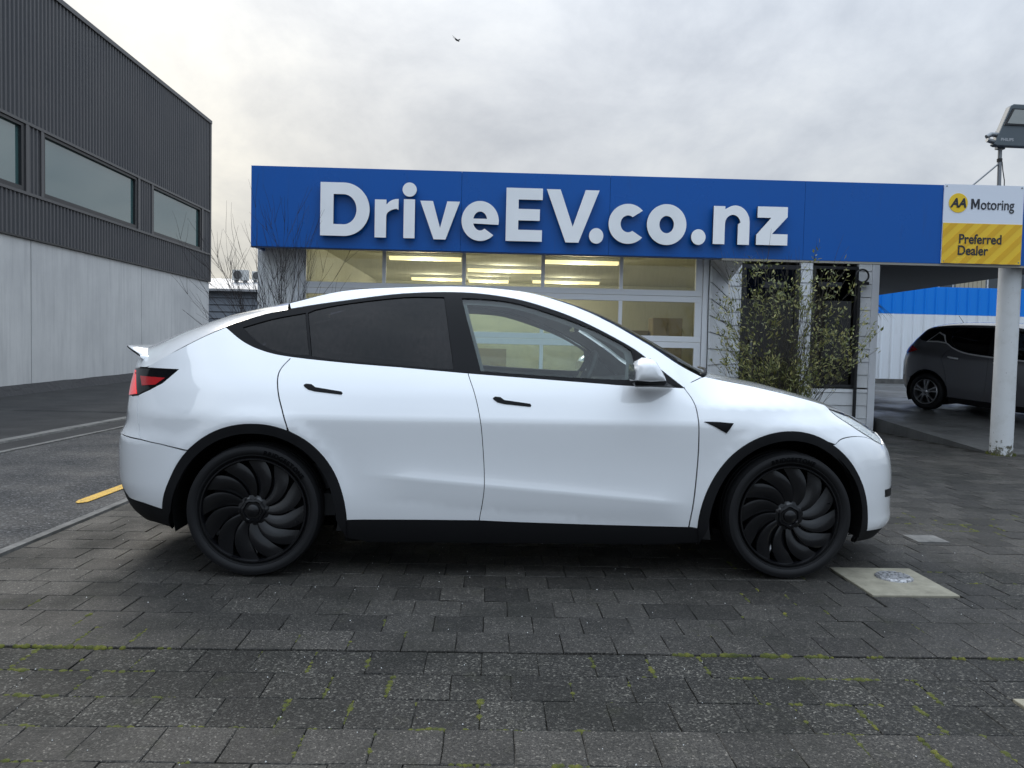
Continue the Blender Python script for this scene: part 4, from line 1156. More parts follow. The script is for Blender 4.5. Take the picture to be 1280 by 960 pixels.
def panel(name, B, outline, m_, parent, off=0., holes=(), step=.035, flange=.014, gap=.0022, sides=(-1, 1), join=False, lines=()):
    """sheet-metal panel cut from the body surface; outline in (x, z) of the car"""
    def conv(poly): return [(B.t_of(x, z) * TS, z) for x, z in poly]
    out = dense(conv(outline), step)
    lim = [abs(u / TS - 2) < 1e-4 or abs(u / TS + 1) < 1e-4 for u, _ in out]
    if gap:
        o2 = inset(out, gap)
        out = [((2 * TS if p[0] > 0 else -TS), q[1]) if l else q for p, q, l in zip(out, o2, lim)]
    hs = [inset(dense(conv(h), step), -gap if gap else 0) if gap else dense(conv(h), step) for h in holes]
    pts = [Vector(p) for p in out]; edges = [(i, (i + 1) % len(out)) for i in range(len(out))]
    for h in hs:
        k = len(pts); pts += [Vector(p) for p in h]; edges += [(k + i, k + (i + 1) % len(h)) for i in range(len(h))]
    for ln in lines:
        q = [p for p in conv(ln) if pip(p, out) and min(math.dist(p, o_) for o_ in out) > .004]
        k = len(pts); pts += [Vector(p) for p in q]; edges += [(k + i, k + i + 1) for i in range(len(q) - 1)]
    u0, u1 = min(p[0] for p in out), max(p[0] for p in out); z0, z1 = min(p[1] for p in out), max(p[1] for p in out)
    gu = u0 + step * .5
    row = 0
    while gu < u1:
        gz = z0 + step * (.5 if row % 2 else .25)
        while gz < z1:
            if pip((gu, gz), out) and not any(pip((gu, gz), h) for h in hs):
                if all((Vector((gu, gz)) - q).length > step * .45 for q in pts[:len(pts)] if abs(q.x - gu) < step * .45): pts.append(Vector((gu, gz)))
            gz += step
        gu += step; row += 1
    res = geometry.delaunay_2d_cdt(pts, edges, [], 0, 1e-5)
    vv, ff = res[0], res[2]
    tris = []
    for f in ff:
        c_ = (sum(vv[i].x for i in f) / 3, sum(vv[i].y for i in f) / 3)
        if pip(c_, out) and not any(pip(c_, h) for h in hs): tris.append(tuple(f))
    used = sorted({i for f in tris for i in f}); mp_ = {a: b for b, a in enumerate(used)}
    P = []; N = []
    for i in used:
        t, z = vv[i].x / TS, vv[i].y
        t = max(-1, min(2, t)); n = B.nrm(t, z); p = B.p(t, z)
        P.append(p + n * off); N.append(n)
    tris = [tuple(mp_[i] for i in f) for f in tris]
    cnt = {}
    for f in tris:
        for i in range(3):
            e = (f[i], f[(i + 1) % 3]); cnt[tuple(sorted(e))] = cnt.get(tuple(sorted(e)), 0) + 1
    onlim = [abs(vv[i].x / TS - 2) < 2e-3 or abs(vv[i].x / TS + 1) < 2e-3 for i in used]
    objs = []
    bucket = []
    for sgn in sides:
        V = [(p.x, p.y * sgn, p.z) for p in P]; NN = [(n.x, n.y * sgn, n.z) for n in N]; F = []; LN = []
        for f in tris:
            a, b, c_ = (Vector(V[i]) for i in f); gn = (b - a).cross(c_ - a)
            if gn.dot(Vector(NN[f[0]])) < 0: f = (f[0], f[2], f[1])
            F.append(f); LN += [NN[i] for i in f]
        if flange:
            fl_ = {}
            for (a, b), k in cnt.items():
                if k != 1 or (onlim[a] and onlim[b]): continue
                for i in (a, b):
                    if i not in fl_:
                        fl_[i] = (len(V), len(V) + 1); n = Vector(NN[i]); V.append(V[i]); V.append(tuple(Vector(V[i]) - n * flange))
                F.append((fl_[a][0], fl_[b][0], fl_[b][1], fl_[a][1])); LN += [(0, 0, 0)] * 4
        bucket.append((V, F, LN))
    if join:
        V, F, LN = [], [], []
        for v_, f_, l_ in bucket:
            k = len(V); V += v_; F += [tuple(i + k for i in f) for f in f_]; LN += l_
        bucket = [(V, F, LN)]
    for V, F, LN in bucket:
        me = bpy.data.meshes.new(name); me.from_pydata(V, [], F); me.materials.append(M[m_])
        me.polygons.foreach_set('use_smooth', [True] * len(F))
        me.normals_split_custom_set(LN)
        o = bpy.data.objects.new(name, me); link(o); o.parent = parent; objs.append(o)
    return objs
def cap(name, B, edge, centre, m_, parent, s0=0., s1=1., ns=40, nv=24, px_=2., pz=2.3, off=0., shrink=.004):
    """top surface between the two body sides (hood, windscreen, roof, tailgate)"""
    E_ = spl(edge, 12); C_ = spl(centre, 12)
    def at(L, s):
        f = s * (len(L) - 1); i = min(int(f), len(L) - 2); k = f - i
        return (L[i][0] + (L[i + 1][0] - L[i][0]) * k, L[i][1] + (L[i + 1][1] - L[i][1]) * k)
    def S(s, v):
        s = max(0, min(1, s)); e = at(E_, s); c_ = at(C_, s); q = B.side(*e)
        ye = max(0, q.y - shrink); a = abs(v)
        return Vector((q.x + (c_[0] - q.x) * (1 - a ** px_), v * ye, e[1] + (c_[1] - e[1]) * (1 - a ** pz)))
    V = []; N = []
    for i in range(ns + 1):
        s = s0 + (s1 - s0) * i / ns
        for j in range(nv + 1):
            v = -1 + 2 * j / nv; v = math.copysign(abs(v) ** .85, v)
            h = .004
            a = S(min(s + h, 1), v) - S(max(s - h, 0), v); b = S(s, min(1, v + .01)) - S(s, max(-1, v - .01))
            n = a.cross(b)
            n = n.normalized() if n.length > 1e-10 else Vector((0, 0, 1))
            if n.z < 0 and abs(n.z) > .05: n = -n
            V.append(S(s, v) + n * off); N.append(n)
    F = []; LN = []
    w = nv + 1
    for i in range(ns):
        for j in range(nv):
            f = (i * w + j, (i + 1) * w + j, (i + 1) * w + j + 1, i * w + j + 1)
            a, b, c_ = Vector(V[f[0]]), Vector(V[f[1]]), Vector(V[f[2]])
            if (b - a).cross(c_ - a).dot(N[f[0]]) < 0: f = f[::-1]
            F.append(f); LN += [tuple(N[k]) for k in f]
    me = bpy.data.meshes.new(name); me.from_pydata([tuple(v) for v in V], [], F); me.materials.append(M[m_])
    me.polygons.foreach_set('use_smooth', [True] * len(F)); me.normals_split_custom_set(LN)
    o = bpy.data.objects.new(name, me); link(o); o.parent = parent; return o
def ring_of(poly, c_, k): return [(c_[0] + (x - c_[0]) * k, c_[1] + (z - c_[1]) * k) for x, z in poly]
def circle(cx, cz, r, n=40): return [(cx + r * math.cos(2 * math.pi * i / n), cz + r * math.sin(2 * math.pi * i / n)) for i in range(n)]

# ------------------------------------------------------------------ the white electric crossover
WZ = [(.12, .86), (.20, .90), (.28, .925), (.34, .935), (.40, .942), (.46, .9455), (.54, .948), (.62, .951), (.70, .9555), (.78, .9605), (.835, .9625), (.855, .960), (.88, .9525), (.92, .939), (.98, .917), (1.04, .89), (1.12, .848), (1.20, .803), (1.30, .745), (1.40, .682), (1.48, .625), (1.54, .575), (1.58, .53), (1.62, .46)]
XF = [(.12, 3.7348), (.2, 3.803), (.26, 3.8346), (.32, 3.8254), (.4, 3.8221), (.5, 3.8215), (.58, 3.8136), (.66, 3.7915), (.74, 3.7368), (.82, 3.6328), (.95, 3.45), (1.6, 3.2)]
XR = [(.12, -.80), (.2, -.831), (.28, -.9141), (.36, -.9533), (.46, -.9754), (.6, -.9783), (.68, -.9713), (.76, -.9357), (.86, -.9234), (.96, -.9143), (1.08, -.8975), (1.16, -.9027), (1.6, -.9)]
def fender_crown(x, z):
    a = -.55 * max(0, z - .95) * smooth01((x - 2.25) / .35) if z < 1.2 else 0
    # character line along the lower doors
    zc = .55 - .081 * (x - .62)
    fade = smooth01((x - .52) / .35) * smooth01((2.37 - x) / .22)
    b = (.015 * math.exp(-(z - zc) / .075) if z > zc else .015 * max(0, 1 - (zc - z) / .13)) * fade
    # slight flare round the arches
    c_ = 0
    for cx in (0., 2.89):
        d = math.hypot(x - cx, z - .35); c_ += .010 * math.exp(-((d - .47) / .05) ** 2)
    return a + b + c_
BW = Body(WZ, XF, XR, 2.1, .75, 4.6, 5.5, fender_crown)
def crease(d): return [(.45 + i * .025, .55 - .081 * (.45 + i * .025 - .62) + d) for i in range(80)]
DOOR_LINES = [crease(-.014), crease(-.001), crease(.012), crease(.03)] + [[(-.2 + i * .03, z) for i in range(95)] for z in (.835, .852, .870, .890)]
car = thing('electric_car', 'white electric crossover with black wheels and tinted rear windows parked on the paving', 'car', (-1.2805, 4.9750, .003), world=False, rot=(0, 0, R(1.896)))

TT = spl([(-.211, 1.315), (-.016, 1.389), (.195, 1.44), (.411, 1.480), (.742, 1.532), (1.083, 1.548), (1.368, 1.519), (1.60, 1.455), (1.786, 1.38), (2.003, 1.265), (2.108, 1.19), (2.198, 1.115), (2.292, 1.04)], 6)
TBm = spl([(2.292, 1.04), (1.984, 1.047), (1.831, 1.055), (1.418, 1.078), (1.115, 1.095), (.771, 1.118), (.45, 1.138), (.157, 1.164), (.017, 1.191), (-.099, 1.238), (-.211, 1.315)], 6)
FG = spl([(1.184, 1.110), (1.145, 1.25), (1.105, 1.39), (1.073, 1.513)], 3) + spl([(1.073, 1.517), (1.335, 1.500), (1.562, 1.440), (1.785, 1.360), (1.946, 1.282), (2.018, 1.236)], 5)[1:] + [(2.027, 1.180), (2.009, 1.079)] + spl([(2.009, 1.076), (1.658, 1.086), (1.184, 1.108)], 4)[1:-1]
RG = spl([(.275, 1.171), (.250, 1.29), (.224, 1.405)], 3) + spl([(.224, 1.414), (.413, 1.460), (.743, 1.510), (.970, 1.517)], 5)[1:] + [(.99, 1.40), (1.015, 1.25), (1.037, 1.116)] + spl([(1.037, 1.113), (.77, 1.130), (.448, 1.150), (.275, 1.169)], 4)[1:-1]
QG = spl([(-.116, 1.315), (.04, 1.366), (.208, 1.404)], 5) + [(.232, 1.29), (.258, 1.176)] + spl([(.258, 1.173), (.125, 1.184), (.012, 1.219), (-.07, 1.275), (-.116, 1.314)], 4)[1:-1]
FS = spl([(2.292, 1.040), (2.335, .975), (2.355, .90), (2.363, .75), (2.362, .62), (2.351, .44), (2.333, .283)], 6)
BS = spl([(1.115, 1.093), (1.158, .97), (1.188, .833), (1.204, .685), (1.213, .55), (1.211, .45), (1.191, .308)], 6)
RS = spl([(.170, 1.162), (.122, 1.100), (.110, 1.045), (.125, .96), (.152, .88), (.188, .777)], 5)
def arch(cx, tab):                                         # wheel arch: radius against angle about (cx, .35)
    a, out = tab[0][0], []
    while a < tab[-1][0] - 1: out.append(a); a += 4
    out.append(tab[-1][0])
    return [(cx + interp(tab, q) * math.cos(R(q)), .35 + interp(tab, q) * math.sin(R(q))) for q in out][::-1]
AFo = arch(2.893, [(-12.7, .525), (2, .497), (14.4, .480), (33.3, .463), (57.6, .457), (75, .462), (93.5, .468), (115, .475), (134, .480), (152, .484), (169.6, .496), (188.3, .515)])
ARo = arch(0., [(-5.3, .489), (4, .480), (16, .4735), (34, .471), (51, .469), (66, .465), (79, .4625), (93, .460), (109, .460), (124, .460), (138, .4615), (158, .467), (175.4, .4875), (182, .496)])
def part_of(L, a, b):                                     # stretch of a curve between the points nearest a and b
    i = min(range(len(L)), key=lambda k: math.dist(L[k], a)); j = min(range(len(L)), key=lambda k: math.dist(L[k], b))
    return L[i:j + 1] if i <= j else L[j:i + 1][::-1]
sill_f = spl([(1.191, .306), (1.757, .291), (2.333, .281)], 4)
sill_r = spl([(.487, .305), (.85, .308), (1.191, .308)], 4)
trim_f = part_of(TBm, (2.292, 1.04), (1.115, 1.095)); trim_r = part_of(TBm, (1.115, 1.095), (.170, 1.162)); trim_q = part_of(TBm, (.170, 1.162), (-.211, 1.315))

for o in panel('front_door', BW, trim_f[1:] + BS[1:] + sill_f[1:] + FS[::-1][1:], 'paint', car, lines=DOOR_LINES): fd_last = o
fdoors = [o for o in car.children if o.name.startswith('front_door')]
panel('rear_door', BW, trim_r + RS[1:] + part_of(ARo, (.188, .777), (.487, .305))[1:] + sill_r[1:] + BS[::-1][1:-1], 'paint', car, lines=DOOR_LINES)
rdoors = [o for o in car.children if o.name.startswith('rear_door')]
HE = [(2.43, 1.102), (2.53, 1.083), (2.66, 1.060), (2.85, 1.022), (3.05, .976), (3.165, .944), (3.34, .890), (3.47, .829), (3.575, .786), (3.66, .772), (3.7163, .768)]
HLl = spl([(3.155, .938), (3.20, .893), (3.335, .815), (3.490, .738)], 5)
BL = spl([(3.135, .738), (3.19, .772), (3.29, .782), (3.40, .770), (3.490, .738)], 5)
panel('front_fender', BW, FS + [(2.383, .276)] + part_of(AFo, (2.383, .276), (3.135, .738))[1:-1] + BL[1:] + HLl[::-1][1:] + spl(HE[:6], 4)[::-1][1:] + [(2.397, 1.094), (2.345, 1.073), (2.305, 1.062)], 'paint', car)
panel('quarter_panel', BW, trim_q + spl([(-.211, 1.315), (-.32, 1.262), (-.429, 1.203), (-.55, 1.139), (-.654, 1.082)], 4)[1:] + [(-.437, 1.080), (-.521, 1.005), (-.60, .966), (-.685, .932)] + [(-.665, .80), (-.645, .72), (-.632, .700), (-.502, .686), (-.341, .662)] + part_of(ARo, (-.341, .66), (.188, .777))[1:] + RS[::-1][1:], 'paint', car)
RT = [(.11, 1.458), (.402, 1.54), (.738, 1.572), (1.082, 1.587), (1.407, 1.567), (1.635, 1.512), (1.858, 1.421), (2.12, 1.272), (2.28, 1.165), (2.415, 1.097)]
panel('roof_rail', BW, part_of(TT, (.11, 1.42), (2.292, 1.04)) + [(2.345, 1.073), (2.397, 1.094)] + spl(RT, 5)[::-1], 'paint', car, flange=.02)
TLt = [(-.437, 1.082), (-.654, 1.080), (-.80, 1.074), (-.872, 1.070)]
panel('tailgate_lower', BW, [(-.632, .701), (-.645, .72), (-.665, .80), (-.688, .931), (-.80, .912), (-.872, .908), (-.872, 1.073), (-2, 1.075), (-2, .704), (-.75, .703)], 'paint', car, join=True)
panel('rear_bumper', BW, [(-.341, .658)] + [(-.502, .685), (-.632, .699), (-.75, .702), (-2, .703), (-2, .50), (-.866, .481), (-.80, .396), (-.741, .358), (-.622, .353), (-.496, .334)] + part_of(ARo, (-.486, .389), (-.341, .658)), 'paint', car, join=True)
panel('rear_lower_cladding', BW, [(-.496, .331), (-.622, .350), (-.741, .354), (-.80, .391), (-.866, .476), (-2, .496), (-2, .215), (-.70, .225), (-.573, .235), (-.455, .225)], 'clad', car, join=True, off=-.004)
panel('front_bumper', BW, part_of(AFo, (3.135, .738), (3.405, .235))[::-1] + BL[1:] + [(3.575, .708), (3.597, .722), (3.60, .776), (3.66, .768), (9, .764), (9, .205), (3.70, .210), (3.589, .222), (3.405, .235)][:-1], 'paint', car, join=True)
panel('front_lower_cladding', BW, [(3.405, .232), (3.589, .218), (3.70, .206), (9, .200), (9, .14), (3.55, .15), (3.33, .165), (3.33, .20)], 'clad', car, join=True, off=-.006)
fog = panel('bumper_slot', BW, [(3.556, .462), (3.653, .456), (3.74, .455), (3.74, .402), (3.66, .402), (3.562, .414)], 'trim', car, off=.002, flange=.006)
hl = panel('headlight', BW, spl([(3.163, .937), (3.25, .914), (3.34, .886), (3.47, .825), (3.54, .782), (3.592, .724), (3.575, .712)], 4) + [(3.490, .742), (3.335, .819), (3.203, .896)], 'lamp_clear', car, off=.001)
for h in hl:
    sg = [-1 if h.data.vertices[0].co.y < 0 else 1]
    panel('lamp_reflector', BW, [(3.175, .929), (3.34, .880), (3.47, .818), (3.54, .775), (3.583, .724), (3.573, .718), (3.490, .748), (3.335, .826), (3.208, .899)], 'lamp_inner', h, off=-.005, sides=sg, flange=.004)
    panel('lamp_surround', BW, spl([(3.163, .937), (3.34, .886), (3.47, .825), (3.54, .782), (3.592, .724), (3.575, .712)], 4) + [(3.490, .742), (3.335, .819), (3.203, .896)], 'frame_dark', h, off=-.022, sides=sg, flange=0)
# window band
panel('window_surround', BW, TT + TBm[1:-1], 'trim', car, holes=[FG, RG, QG], off=-.001, flange=.016, gap=.0015)
panel('pillar_lining', BW, ring_of(TT + TBm[1:-1], (1.05, 1.28), .985), 'headliner', car, holes=[ring_of(FG, (1.5, 1.28), .93), ring_of(RG, (.62, 1.28), .93), ring_of(QG, (.12, 1.27), .9)], off=-.035, flange=0)
panel('pillar_lining', BW, part_of(TT, (.16, 1.43), (2.292, 1.04)) + [(2.345, 1.073), (2.397, 1.094)] + spl(RT, 5)[::-1], 'headliner', car, off=-.022, flange=0, gap=0)
panel('front_window', BW, FG, 'glass', car, off=-.007, flange=0, gap=0, step=.06)
panel('rear_window', BW, RG, 'glass_tint', car, off=-.007, flange=0, gap=0, step=.06)
panel('quarter_window', BW, QG, 'glass_tint', car, off=-.007, flange=0, gap=0, step=.06)
panel('mirror_triangle', BW, [(2.03, 1.236), (2.045, 1.232), (2.27, 1.048), (2.02, 1.060), (2.037, 1.180)], 'trim', car, off=.001, flange=.008)
# tail lamps
tl = panel('tail_lamp', BW, TLt + [(-.872, .911), (-.80, .915), (-.685, .935), (-.60, .970), (-.521, 1.009)], 'lamp_black', car, off=.0, flange=.014)
for h in tl:
    sg = [-1 if h.data.vertices[0].co.y < 0 else 1]
    panel('lit_strip', BW, [(-.775, 1.062), (-.80, 1.064), (-.866, 1.060), (-.866, .918), (-.80, .921), (-.70, .938), (-.735, 1.0)], 'lamp_red_lit', h, off=.003, sides=sg, flange=.004, gap=0, step=.02)
    panel('red_lens', BW, [(-.70, 1.036), (-.51, 1.033), (-.565, .995), (-.665, .985)], 'lamp_red', h, off=.002, sides=sg, flange=.003, gap=0)
# black cladding
wc_r, wc_f = (0., .34), (2.89, .34)
panel('wheel_arch_trim', BW, ARo + [(.487, .20)] + ring_of(ARo, (-.005, .34), .895)[::-1] + [(-.455, .225)], 'clad', car, off=.005, flange=.03, gap=0)
panel('wheel_arch_trim', BW, [(2.40, .19)] + AFo + [(3.34, .17)] + ring_of(AFo, (2.892, .34), .895)[::-1], 'clad', car, off=.005, flange=.03, gap=0)
panel('sill', BW, [(.487, .302)] + sill_r[1:] + sill_f[1:] + [(2.383, .274), (2.40, .19), (2.2, .175), (.6, .175), (.487, .20)], 'clad', car, off=-.002, flange=.04, gap=.001)
# details on the sides
panel('fender_vent', BW, [(2.388, .863), (2.46, .863), (2.550, .857), (2.535, .835), (2.512, .803), (2.45, .836)], 'trim', car, off=.004, flange=.008, gap=0)
for nm, outl, ds_ in (('handle', [(1.25, .966), (1.262, .974), (1.29, .972), (1.312, .957), (1.45, .940), (1.456, .932), (1.452, .924), (1.31, .936), (1.275, .944), (1.255, .958)], fdoors),
                  ('handle', [(.250, 1.015), (.262, 1.022), (.29, 1.020), (.312, 1.005), (.450, .985), (.457, .977), (.452, .969), (.31, .983), (.275, .992), (.255, 1.006)], rdoors)):
    for d_ in ds_:
        sg = [-1 if d_.data.vertices[0].co.y < 0 else 1]
        panel(nm, BW, outl, 'trim', d_, off=.003, sides=sg, flange=.006, gap=0, step=.02)
# top surfaces
HC = [(2.60, 1.124), (2.68, 1.105), (2.78, 1.085), (2.95, 1.054), (3.16, 1.001), (3.29, .966), (3.46, .905), (3.58, .852), (3.66, .805), (3.70, .783), (3.7163, .768)]
cap('hood', BW, HE, HC, 'paint', car, px_=2., pz=2.2, shrink=.003)
RC = [(.04, 1.490), (.36, 1.562), (.72, 1.594), (1.09, 1.607), (1.46, 1.587), (1.74, 1.533), (2.0, 1.437), (2.29, 1.288), (2.47, 1.186), (2.60, 1.116)]
cap('roof_glass', BW, RT, RC, 'gloss_black', car, s0=0., s1=.52, pz=2.2)
cap('windscreen', BW, RT, RC, 'windscreen', car, s0=.521, s1=1., pz=2.2)
cap('roof_lining', BW, RT, RC, 'headliner', car, s0=.05, s1=.55, pz=2.2, off=-.03)
GE = [(.108, 1.421), (-.016, 1.391), (-.211, 1.318), (-.429, 1.205), (-.62, 1.098), (-.72, 1.084), (-.80, 1.078), (-.86, 1.077), (-.8979, 1.077)]
GC = [(.04, 1.495), (-.11, 1.455), (-.33, 1.400), (-.55, 1.322), (-.74, 1.240), (-.81, 1.214), (-.86, 1.190), (-.89, 1.14), (-.8979, 1.077)]
cap('tailgate', BW, GE, GC, 'paint', car, pz=2.8, px_=2.2, shrink=.003, nv=32)
# lip spoiler
sp = MB(); n_ = 40; v = []
for i in range(n_ + 1):
    y = -.55 + 1.10 * i / n_; a = abs(y) / .60; x = -.938 + .140 * a ** 2.2; z = 1.196 - .022 * a ** 3; c_ = 1 - smooth01((a - .86) / .14) * .75
    v += [(x + .20, y, z - .012), (x + .07, y, z + .004 * c_), (x, y, z + .010 * c_), (x - .004, y, z + .003 * c_), (x + .014, y, z - .012), (x + .105, y, z - .060)]
    ql = smooth01((a - .55) / .36)
    v[-6:] = [(p[0] + .085 * ql, p[1], p[2] - .040 * ql) for p in v[-6:]]
f = []; mi = []
for i in range(n_):
    for k in range(6):
        f.append((i * 6 + k, i * 6 + (k + 1) % 6, (i + 1) * 6 + (k + 1) % 6, (i + 1) * 6 + k)); mi.append(1 if k in (2, 3) else 0)
sp.v = v; sp.f = f; sp.mi = mi
sp.f += [tuple(range(5, -1, -1)), tuple(n_ * 6 + k for k in range(6))]; sp.mi += [0, 0]
sp.build('spoiler', ['paint', 'trim'], car, auto=75)
# wipers and cowl
cw = MB(); v = []
for i in range(25):
    y = -.80 + 1.6 * i / 24; a = (y / .80) ** 2
    v += [(2.60 - .20 * a, y, 1.110 - .02 * a), (2.645 - .20 * a, y, 1.106 - .02 * a)]
cw.add(v, [(2 * i, 2 * i + 1, 2 * i + 3, 2 * i + 2) for i in range(24)]).build('cowl', 'trim', car)
MB().tube([(2.455, -.70, 1.105), (2.49, -.62, 1.118), (2.56, -.40, 1.135), (2.60, -.12, 1.142)], [.012, .011, .009, .006], 8).build('wiper', 'trim', car, smooth=True)
MB().tube([(2.455, .70, 1.105), (2.52, .5, 1.12), (2.60, .1, 1.135)], [.012, .010, .006], 8).build('wiper', 'trim', car, smooth=True)
MB().lathe([(0, .02), (.018, .018), (.024, 0), (.02, -.02)], 16, 'Z', (2.452, -.705, 1.10)).build('wiper_pivot', 'trim', car, smooth=True)
# door mirrors
for sg in (-1, 1):
    q = MB(); v = []; rings = []
    prof = [(1.972, 1.078), (1.972, 1.115), (1.980, 1.155), (2.000, 1.183), (2.030, 1.199), (2.062, 1.199), (2.092, 1.178), (2.118, 1.138), (2.138, 1.100), (2.146, 1.079), (2.06, 1.072)]
    cx, cz = 2.045, 1.125
    for y, k, dx in ((-.94, .86, 0), (-.96, .97, 0), (-1.0, 1.02, 0), (-1.05, 1.0, .002), (-1.09, .90, .004), (-1.115, .70, .008), (-1.125, .35, .01)):
        rings.append([(cx + (x - cx) * k + dx, y * -sg if sg > 0 else y, cz + (z - cz) * k) for x, z in prof])
    n_ = len(prof); v = [p for r_ in rings for p in r_]
    f = [(i * n_ + k, i * n_ + (k + 1) % n_, (i + 1) * n_ + (k + 1) % n_, (i + 1) * n_ + k) for i in range(len(rings) - 1) for k in range(n_)]
    f += [tuple(range(n_)), tuple((len(rings) - 1) * n_ + k for k in range(n_))[::-1]]
    mr = q.add(v, f).build('mirror', 'paint', car, auto=50)
    g = MB(); sy = -1 if sg < 0 else 1
    g.add([(1.975, sy * 1.08, 1.074), (2.15, sy * 1.08, 1.076), (2.20, sy * .90, 1.064), (2.0, sy * .90, 1.062), (1.985, sy * 1.06, 1.052), (2.14, sy * 1.05, 1.055), (2.24, sy * .90, 1.045), (2.02, sy * .90, 1.040)],
          [(0, 1, 2, 3), (7, 6, 5, 4), (0, 4, 5, 1), (1, 5, 6, 2), (2, 6, 7, 3), (3, 7, 4, 0)]).build('mirror_foot', 'trim', mr, bevel=.006)
    MB().add([(1.9705, sy * .955, 1.085), (1.9705, sy * 1.09, 1.085), (1.9705, sy * 1.09, 1.165), (1.9705, sy * .955, 1.165)], [(0, 1, 2, 3)]).build('mirror_glass', 'chrome', mr)
# dark inner shell behind the gaps, wheel housings, floor
notch = lambda cx: circle(cx, .33, .435)
panel('inner_shell', BW, [(-.86, .30), (-.86, 1.05), (-.45, 1.06), (.1, 1.085), (2.28, 1.02), (2.9, .93), (3.15, .88), (3.5, .72), (3.66, .55), (3.66, .26), (3.4, .2), (2.4, .19), (-.6, .24)], 'cabin', car, holes=[notch(0.), notch(2.89)], off=-.030, flange=0, gap=0, step=.08)
for cx in (0., 2.89):
    for sg in (-1, 1):
        q = MB(); v = []; n_ = 28
        for i in range(n_ + 1):
            a = R(-16 + 212 * i / n_); x, z = cx + .425 * math.cos(a), .345 + .425 * math.sin(a)
            v += [(x, sg * .905, z), (x, sg * .52, z)]
        f = [(2 * i, 2 * i + 1, 2 * i + 3, 2 * i + 2) for i in range(n_)]
        k = len(v); v.append((cx, sg * .52, .345)); f += [(k, 2 * i + 1, 2 * i + 3) for i in range(n_)]
        q.add(v, f).build('wheel_housing', 'dark', car)
un = MB(); un.box(-.50, 3.50, -.52, .52, .18, .30); un.box(.47, 2.42, -.86, .86, .175, .30); un.box(3.36, 3.55, -.45, .45, .16, .35)
un.build('underbody', 'dark', car)
# cabin
ci = MB(); ci.box(.0, 2.3, -.80, .80, .30, .42); ci.box(-.62, .0, -.50, .50, .40, .80)
ci.build('cabin_floor', 'cabin', car)
dsb = MB(); v = []
for i in range(17):
    y = -.80 + 1.6 * i / 16
    v += [(1.98, y, .70), (1.93, y, .95), (1.95, y, 1.015), (2.05, y, 1.04), (2.42, y, 1.06), (2.5, y, .7)]
dsb.add(v, [(i * 6 + k, i * 6 + k + 1, i * 6 + 7 + k, i * 6 + 6 + k) for i in range(16) for k in range(5)]).build('dashboard', 'cabin', car)
MB().box(1.86, 1.875, -.20, .20, .93, 1.16).build('touch_screen', 'gloss_black', car, bevel=.004)
def seat(x, y):
    s_ = MB()
    def loft(secs):
        k = len(s_.v); n2 = 10; vv = []
        for cx, cz, th, w, tilt in secs:
            for j in range(n2):
                a = 2 * math.pi * j / n2; ca, sa = math.cos(a), math.sin(a)
                ex = math.copysign(abs(ca) ** .6, ca) * th; ey = math.copysign(abs(sa) ** .6, sa) * w
                vv.append((cx + ex * math.cos(tilt), y + ey, cz + ex * math.sin(tilt)))
        ff = [(i * n2 + j, i * n2 + (j + 1) % n2, (i + 1) * n2 + (j + 1) % n2, (i + 1) * n2 + j) for i in range(len(secs) - 1) for j in range(n2)]
        ff += [tuple(range(n2)), tuple((len(secs) - 1) * n2 + j for j in range(n2))]
        s_.add(vv, ff)
    loft([(x + .02, .48, .06, .20, 0), (x, .62, .09, .25, 0), (x - .05, .80, .085, .26, 0), (x - .11, .98, .07, .25, 0), (x - .17, 1.12, .055, .20, 0), (x - .19, 1.16, .04, .14, 0)])
    loft([(x - .20, 1.17, .035, .08, 0), (x - .21, 1.21, .05, .13, 0), (x - .225, 1.28, .055, .14, 0), (x - .24, 1.34, .04, .12, 0), (x - .245, 1.36, .02, .08, 0)])
    s_.add([(x - .05, y - .25, .42), (x + .50, y - .25, .45), (x + .50, y + .25, .45), (x - .05, y + .25, .42), (x - .05, y - .24, .56), (x + .50, y - .24, .60), (x + .50, y + .24, .60), (x - .05, y + .24, .56)],
           [(0, 3, 2, 1), (4, 5, 6, 7), (0, 1, 5, 4), (1, 2, 6, 5), (2, 3, 7, 6), (3, 0, 4, 7)])
    return s_.build('seat', 'seat', car, auto=60)
for y in (-.39, .39): seat(1.08, y)
for y in (-.45, 0, .45): seat(.22, y)
sw = MB(); n_ = 36; prof = [(.185 + .016 * math.cos(a * math.pi / 4), .018 * math.sin(a * math.pi / 4)) for a in range(8)]
sw.lathe(prof, n_, 'X', (0, 0, 0), closed=True); sw.box(-.015, .015, -.18, .18, -.02, .02); sw.box(-.025, .025, -.06, .06, -.06, .05); sw.box(-.012, .012, -.018, .018, -.18, 0)
o = sw.build('steering_wheel', 'seat', car, auto=50); o.location = (1.80, -.40, 1.05); o.rotation_euler = (0, R(25), 0)
MB().tube([(1.82, -.40, 1.04), (2.0, -.40, .95)], .035, 10).build('steering_column', 'cabin', car)
o = MB().box(-.015, .015, -.12, .12, -.035, .035).build('interior_mirror', 'gloss_black', car, bevel=.01); o.location = (1.80, 0, 1.385); o.rotation_euler = (0, R(-10), 0)

